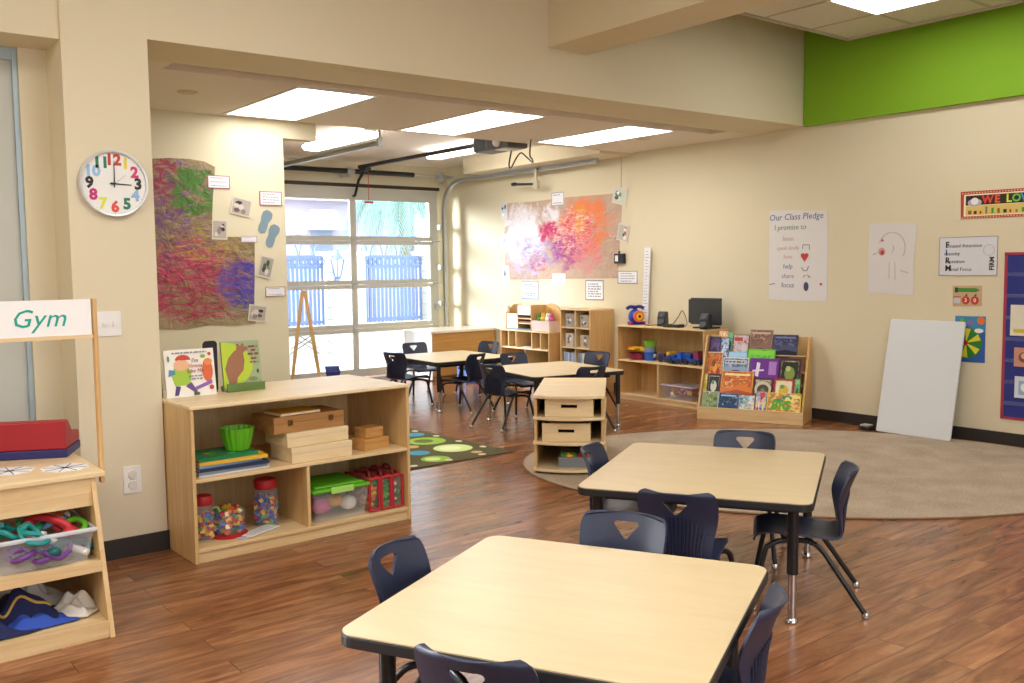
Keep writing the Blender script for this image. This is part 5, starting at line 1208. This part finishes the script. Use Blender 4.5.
# ---------------------------------------------------------------- on the play shelf
TJ = .66
t = thing('wooden_play_house', 'wooden toy house with open compartments on the play shelf', 'play house', (7.1, 9.17, TJ + .001), R(-90))
MB().box(0, 0, 0, .5, .26, .012).box(0, .24, 0, .5, .25, .2).build('base_board', mat('#3b6f86', .5), t)
MB().prism([(0, 0), (.25, 0), (.25, .3), (.12, .3), (.0, .2)], 0, .012, 'x').build('end_wall', OAKY, t)
MB().box(.02, .005, .012, .22, .017, .19).build('white_front', WHITEP, t); MB().prism([(.02, .2), (.07, .2), (.06, .28), (.03, .29)], .01, .022, 'y').build('little_gable', BROWNW, t)
for x in (.23, .488): MB().box(x, .0, .012, x+.012, .25, .3).build('compartment_wall', OAKY, t)
for z in (.07, .13, .2, .29): MB().box(.242, .005, z, .488, .25, z+.012).build('compartment_floor', BIRCH, t)
MB().box(.26, .02, .083, .46, .1, .1).build('red_shelf_strip', mat('#8a4a2f', .5), t); MB().box(.25, .0, .18, .48, .02, .285).build('white_panel', WHITEP, t)
t = thing('arched_board', 'arched wooden board standing behind the bin of puppets', 'board', (7.32, 8.72, TJ + .001), R(-90))
MB().prism([(0, 0), (.34, 0), (.34, .19)] + [(.17 + .17*cos(R(a)), .19 + .13*sin(R(a))) for a in range(10, 180, 10)] + [(0, .19)], -.012, .006, 'y').build('panel', wood('arched_panel', '#d3a965', '#c2934c', 'Z', .45), t)
t = thing('puppet_bin', 'pale pink bin heaped with colourful soft toys on the play shelf', 'bin', (7.10, 8.68, TJ + .001), R(-90))
f = MB().hexa([(.01, .01, 0), (.33, .01, 0), (.33, .2, 0), (.01, .2, 0)], [(0, 0, .12), (.34, 0, .12), (.34, .21, .12), (0, .21, .12)])
f.f = f.f[:1] + f.f[2:]; f.mi = f.mi[:-1]; f.sm = f.sm[:-1]
f.build('bin_body', mat('#d9c4bd', .5), t)
for i, (x, y, z, r, m_, cn) in enumerate(((.06, .1, .13, .05, mat('#5a8a3a', .8), 'green soft toy at the left of the pale pink bin'), (.14, .09, .14, .045, mat('#d9b04a', .8), 'yellow soft toy in the middle left of the pale pink bin'), (.21, .11, .13, .05, mat('#e0dccf', .8), 'white soft toy in the middle right of the pale pink bin'), (.28, .1, .14, .045, mat('#c05a86', .8), 'pink soft toy at the right of the pale pink bin'), (.17, .14, .15, .04, mat('#c23a34', .8), 'red soft toy at the back of the pale pink bin'))):
    o = thing('soft_toy', cn, 'soft toy', Matrix.Translation((7.10, 8.68, TJ + .001)) @ Matrix.Rotation(R(-90), 4, 'Z') @ Vector((x, y, z)), group='soft toys in the pale pink bin')
    MB().ball((0, 0, 0), r, 14, 1, 1, .85).build('body', m_, o); MB().ball((-r*.3, 0, r*.9), r*.55, 12).build('head', m_, o)
    for s in (-1, 1): MB().ball((-r*.3, s*r*.35, r*1.4), r*.2, 8).build('ear', m_, o)
t = thing('yellow_book', 'bright yellow upright book in the narrow cubbies of the play shelf', 'book', (7.08, 9.08, .451), R(-90))
MB().box(.001, .002, .002, .029, .15, .13).build('pages', PG, t); MB().box(0, 0, 0, .03, .002, .135).box(0, 0, 0, .001, .15, .135).box(.029, 0, 0, .03, .15, .135).build('cover', YEL, t)
t = thing('paper_pad', 'pale lilac pad lying in the open cubby of the play shelf', 'paper', (7.08, 8.83, .451), R(-90))
for i in range(2): MB().box(.0, .01, .004*i, .22, .25, .0035 + .004*i).build('sheet_pile', mat(('#cfc4dc', '#dcd6e4')[i], .6), t)
t = thing('white_bin', 'plain white bin on the floor of the play shelf', 'bin', (7.07, 8.70, .061), R(-90))
f = MB().hexa([(.01, .01, 0), (.38, .01, 0), (.38, .26, 0), (.01, .26, 0)], [(0, 0, .17), (.39, 0, .17), (.39, .27, .17), (0, .27, .17)])
f.f = f.f[:1] + f.f[2:]; f.mi = f.mi[:-1]; f.sm = f.sm[:-1]
f.build('bin_body', WHITEP, t)
# blue box beneath the farthest table
t = thing('blue_crate', 'blue and white crate on the floor behind the farthest table', 'crate', (6.75, 9.4, 0), R(-8))
MB().box(-.16, -.12, 0, .16, -.11, .28).box(-.16, .11, 0, .16, .12, .28).box(-.16, -.11, 0, -.15, .11, .28).box(.15, -.11, 0, .16, .11, .28).box(-.15, -.11, 0, .15, .11, .012).build('crate_body', mat('#4f74c4', .5), t, bevel=.004)
MB().box(-.161, -.121, .02, -.06, -.1205, .26).build('white_label', WHITE, t)

# ---------------------------------------------------------------- easel
t = thing('art_easel', 'wooden A-frame easel with white boards by the garage door', 'easel', (3.93, 8.2, 0), R(-26))
HE = 1.21
for s in (-1, 1):
    for y in (0, .6): 
        MB().hexa([(s*.18 - .016, y-.012, 0), (s*.18 + .016, y-.012, 0), (s*.18 + .016, y+.012, 0), (s*.18 - .016, y+.012, 0)], [(s*.012 - .016, y-.012, HE), (s*.012 + .016, y-.012, HE), (s*.012 + .016, y+.012, HE), (s*.012 - .016, y+.012, HE)]).build('leg', OAKY, t)
    def q(z, e=0): return s*(.18 - (.18-.012)*z/HE) + s*e
    MB().hexa([(q(.36)-.004, .014, .36), (q(.36)+.004, .014, .36), (q(.36)+.004, .586, .36), (q(.36)-.004, .586, .36)], [(q(1.18)-.004, .014, 1.18), (q(1.18)+.004, .014, 1.18), (q(1.18)+.004, .586, 1.18), (q(1.18)-.004, .586, 1.18)]).build('white_board', WHITEP, t)
    MB().box(q(.33)-.02, -.013, .31, q(.33)+.02, .613, .345).build('cross_rail', OAKY, t)
for y in (-.005, .605): MB().tube([(-.14, y, .62), (.1, y, .78)], .006, 6).tube([(.14, y, .62), (-.1, y, .78)], .006, 6).build('folding_brace', STEEL, t)
tr_ = thing('paint_tray', 'dark blue paint tray hooked on the right side of the easel', 'tray', Matrix.Translation((3.93, 8.2, 0)) @ Matrix.Rotation(R(-26), 4, 'Z') @ Vector((.185, .0, .36)), R(-26))
f = MB().hexa([(.02, .02, 0), (.12, .02, 0), (.12, .52, 0), (.02, .52, 0)], [(0, 0, .08), (.14, 0, .08), (.14, .54, .08), (0, .54, .08)])
f.f = f.f[:1] + f.f[2:]; f.mi = f.mi[:-1]; f.sm = f.sm[:-1]
f.build('tray_body', mat('#26367f', .45), tr_, solid=.004)
# ---------------------------------------------------------------- outside the garage door
EG = -.03
o = MB().box(-6, 11.1, EG-.05, 22, 34, EG).build('ground_outside', mat('#bdbbb4', .9, 0, .05, 2, .2, 40)); o['kind'] = 'structure'
BLK, N, L, bs = new_mat('white_block')
tc = N.new('ShaderNodeTexCoord'); mp = N.new('ShaderNodeMapping'); mp.inputs['Rotation'].default_value = (R(90), 0, 0)
br = N.new('ShaderNodeTexBrick'); br.inputs['Scale'].default_value = 1; br.inputs['Brick Width'].default_value = .4; br.inputs['Row Height'].default_value = .2; br.inputs['Mortar Size'].default_value = .006
br.inputs['Color1'].default_value = lin('#d3cec2'); br.inputs['Color2'].default_value = lin('#c9c3b6'); br.inputs['Mortar'].default_value = lin('#a39d91')
L.new(tc.outputs['Object'], mp.inputs['Vector']); L.new(mp.outputs['Vector'], br.inputs['Vector']); L.new(br.outputs['Color'], bs.inputs['Base Color']); bs.inputs['Roughness'].default_value = .9
FZ0, FY = .48, 14.5
o = MB().box(0, FY-.1, EG, 14, FY+.1, FZ0).build('garden_wall', BLK); o['kind'] = 'structure'
def pillar(x0, x1, z1, label):
    t = thing('gate_pillar', label, 'pillar', ((x0+x1)/2, FY, EG)); w = (x1-x0)/2
    MB().box(-w, -.24, 0, w, .24, z1-EG-.08).build('shaft', BLK, t); MB().box(-w-.05, -.29, z1-EG-.08, w+.05, .29, z1-EG).build('cap', mat('#e6e0d2', .8), t, bevel=.01)
pillar(7.37, 8.0, 1.72, 'white block pillar with a lantern seen through the garage door')
pillar(9.3, 9.9, 1.72, 'white block pillar at the right of the right fence panel outside')
IRON = mat('#66779a', .55, .1, .05, name='blue_grey_iron')
def fence(x0, x1, label):
    t = thing('iron_fence', label, 'fence', (x0, FY, 0), group='iron fences outside')
    w = x1-x0; zr = (1.63, 1.46)
    for z in (zr[0], zr[1], FZ0+.05): MB().box(0, -.02, z-.025, w, .02, z+.025).build('rail', IRON, t)
    n = int(w/.075)
    for i in range(n+1):
        x = w*i/n; MB().box(x-.024, -.017, FZ0, x+.024, .017, zr[0]).build('picket', IRON, t)
    k = int(w/.15)
    for i in range(k+1):
        x = w*i/k; MB().tube([(x + .055*cos(a*pi/6), 0, 1.545 + .055*sin(a*pi/6)) for a in range(12)], .012, 6, closed=True).build('ring', IRON, t)
    k = int(w/.27)
    for i in range(-1, k+1):
        c = w*(i+.5)/k; pts = [(c - .27*cos(a*pi/14), 0, 1.65 + .34*sin(a*pi/14)) for a in range(15)]
        pts = [p for p in pts if -.02 <= p[0] <= w+.02]
        if len(pts) > 2: MB().tube(pts, .013, 6).build('arch', IRON, t)
fence(5.6, 7.3, 'blue-grey iron fence with looped arches, left of the lantern pillar outside')
fence(8.06, 9.26, 'blue-grey iron fence with looped arches, right of the lantern pillar outside')
t = thing('wall_lantern', 'iron lantern on the white pillar outside the garage door', 'lantern', (7.42, FY-.34, 1.25))
LW = .12
MB().lathe([(.03, 0), (.06, .03), (.05, .05)], n=6).build('base', IRON, t); MB().lathe([(.14, .33), (.1, .36), (.04, .44), (.015, .5)], n=6).build('cap', IRON, t)
b = MB()
for k in range(6): a = k*pi/3; b.tube([(.055*cos(a), .055*sin(a), .05), (.125*cos(a), .125*sin(a), .33)], .01, 6)
b.build('cage', IRON, t); MB().lathe([(.045, .05), (.11, .33)], n=6).build('glass', mat('#dfe6ec', .2), t)
MB().tube(smooth([(0, .1, .02), (0, .05, -.05), (0, 0, -.02), (0, 0, .03)]), .012, 6).build('bracket', IRON, t)
# neighbour house
t = thing('neighbour_house', 'pale house with a white window awning seen through the upper left door pane', 'house', (0, 20, 0))
HW = mat('#b9aeba', .9, 0, .02, name='pale_stucco')
MB().box(3, 0, EG, 12.2, 6, 3.05).build('house_wall', HW, t)
MB().prism([(3, 3.0), (12.4, 3.0), (12.4, 3.2), (7.5, 4.6), (3, 4.6)], -.3, 6.3, 'y').build('roof', mat('#c9b9bd', .9), t)
MB().box(9.82, -.04, 1.2, 10.34, .01, 2.42).build('window', mat('#8a94a6', .3), t)
MB().hexa([(9.72, -.5, 2.33), (10.5, -.5, 2.33), (10.5, 0, 2.33), (9.72, 0, 2.33)], [(9.8, -.12, 2.8), (10.42, -.12, 2.8), (10.42, 0, 2.8), (9.8, 0, 2.8)]).build('awning', mat('#f0f0ee', .8), t)
# palm
t = thing('palm_tree', 'pale green palm fronds filling the upper right door pane', 'palm', (10.9, 17.6, EG))
MB().tube([(0, 0, 0), (.03, 0, 1.5), (0, 0, 3.4)], [.2, .16, .18], 12).build('trunk', mat('#8a7a66', .9, 0, .15, 12, .5, 20), t)
PALM = mat('#8fb0a0', .7, 0, .12, 6, name='palm_green'); rr = random.Random(21)
for k in range(34):
    a = k*2.399; up = rr.uniform(-.5, .7); ln_ = rr.uniform(1.2, 1.7); b = MB(); pts = []
    for i in range(25):
        s = i/24; r_ = ln_*s; pts.append(Vector((cos(a)*r_*(1-.15*s), sin(a)*r_*(1-.15*s), 3.3 + up*r_ - 1.05*s*s*ln_)))
    b.tube(pts, [.016*(1-.8*i/24) for i in range(25)], 5)
    for i in range(3, 25):
        p = pts[i]; d = (pts[i]-pts[i-1]).normalized(); sd = Vector((-sin(a), cos(a), 0))
        for s in (-1, 1):
            q = p + sd*s*.26*(1 - .4*abs(i/24 - .5)) + d*.22 + Vector((0, 0, -.34 + .1*rr.random())); w = d*.022
            b.add([p-w, p+w, q + w*.2, q - w*.2], [(0, 1, 2, 3)])
    OPEN.add('frond'); b.build('frond', PALM, t)

# ---------------------------------------------------------------- light and camera
w = bpy.data.worlds.new('sky'); sc.world = w; w.use_nodes = True
N, L = w.node_tree.nodes, w.node_tree.links
bg = N['Background']; bg.inputs['Strength'].default_value = SKY_STRENGTH
sky = N.new('ShaderNodeTexSky'); sky.sky_type = 'HOSEK_WILKIE'; sky.turbidity = 6; sky.sun_direction = Vector((-.5, .3, .7)).normalized()
mx = N.new('ShaderNodeMix'); mx.data_type = 'RGBA'; mx.inputs['Factor'].default_value = .75; mx.inputs['B'].default_value = (.80, .88, 1.0, 1)
L.new(sky.outputs['Color'], mx.inputs['A']); L.new(mx.outputs['Result'], bg.inputs['Color'])

def area(name, loc, rot, sx, sy, power, col=(1, .985, .965)):
    l = bpy.data.lights.new(name, 'AREA'); l.shape = 'RECTANGLE'; l.size = sx; l.size_y = sy; l.energy = power; l.color = col
    o = bpy.data.objects.new(name, l); COL.objects.link(o); o.location = loc; o.rotation_euler = rot
# the room's other flush ceiling panels, behind and beside the viewpoint
for x, y, k in ((6.39, .4, .55), (6.39, -1.6, .55), (1.9, 2.6, 1.1), (1.9, -.6, 1.1), (-1.0, 2.6, 1.9), (-1.0, -.6, 1.3), (3.6, .6, .8), (3.6, -1.5, .8)):
    area('ceiling_panel_lamp', (x, y, 3.28), (0, 0, 0), .6, 1.2, ROOM_W*k)
area('added_rear_fill', (1.0, -2.66, 1.72), (R(90), 0, R(180)), 4.2, 1.4, REAR_FILL, (.92, .97, 1))  # unseen fill lamp, added to brighten the soffit, pier and right wall
sl = bpy.data.lights.new('hazy_sun', 'SUN'); sl.energy = SUN; sl.angle = R(26); sl.color = (.93, .96, 1)
so = bpy.data.objects.new('hazy_sun', sl); COL.objects.link(so); so.rotation_euler = Vector((.77, -.64, -.28)).to_track_quat('-Z', 'Y').to_euler()
cam = bpy.data.cameras.new('camera'); co = bpy.data.objects.new('camera', cam); COL.objects.link(co)
F = 935.84; cam.sensor_fit = 'HORIZONTAL'; cam.sensor_width = 36; cam.lens = F*36/1024; cam.clip_start = .05; cam.clip_end = 200
yaw, pitch, roll = .66532, -.0793417, -.0119713
f = Vector((sin(yaw)*cos(pitch), cos(yaw)*cos(pitch), sin(pitch))); r = Vector((cos(yaw), -sin(yaw), 0)); u = r.cross(f)
r2 = r*cos(roll) + u*sin(roll); u2 = -r*sin(roll) + u*cos(roll)
M = Matrix((r2, u2, -f)).transposed().to_4x4(); M.translation = (0, 0, 1.42); co.matrix_world = M
sc.camera = co
vs = sc.view_settings; sc.display_settings.display_device = 'sRGB'; vs.view_transform = 'Standard'; vs.look = 'None'; vs.gamma = 1; vs.use_curve_mapping = False; vs.exposure = EXPOSURE
cy = sc.cycles; cy.use_denoising = True; cy.max_bounces = 8; cy.diffuse_bounces = 5; cy.glossy_bounces = 4; cy.transparent_max_bounces = 12; cy.sample_clamp_indirect = 6; cy.caustics_reflective = False; cy.caustics_refractive = False
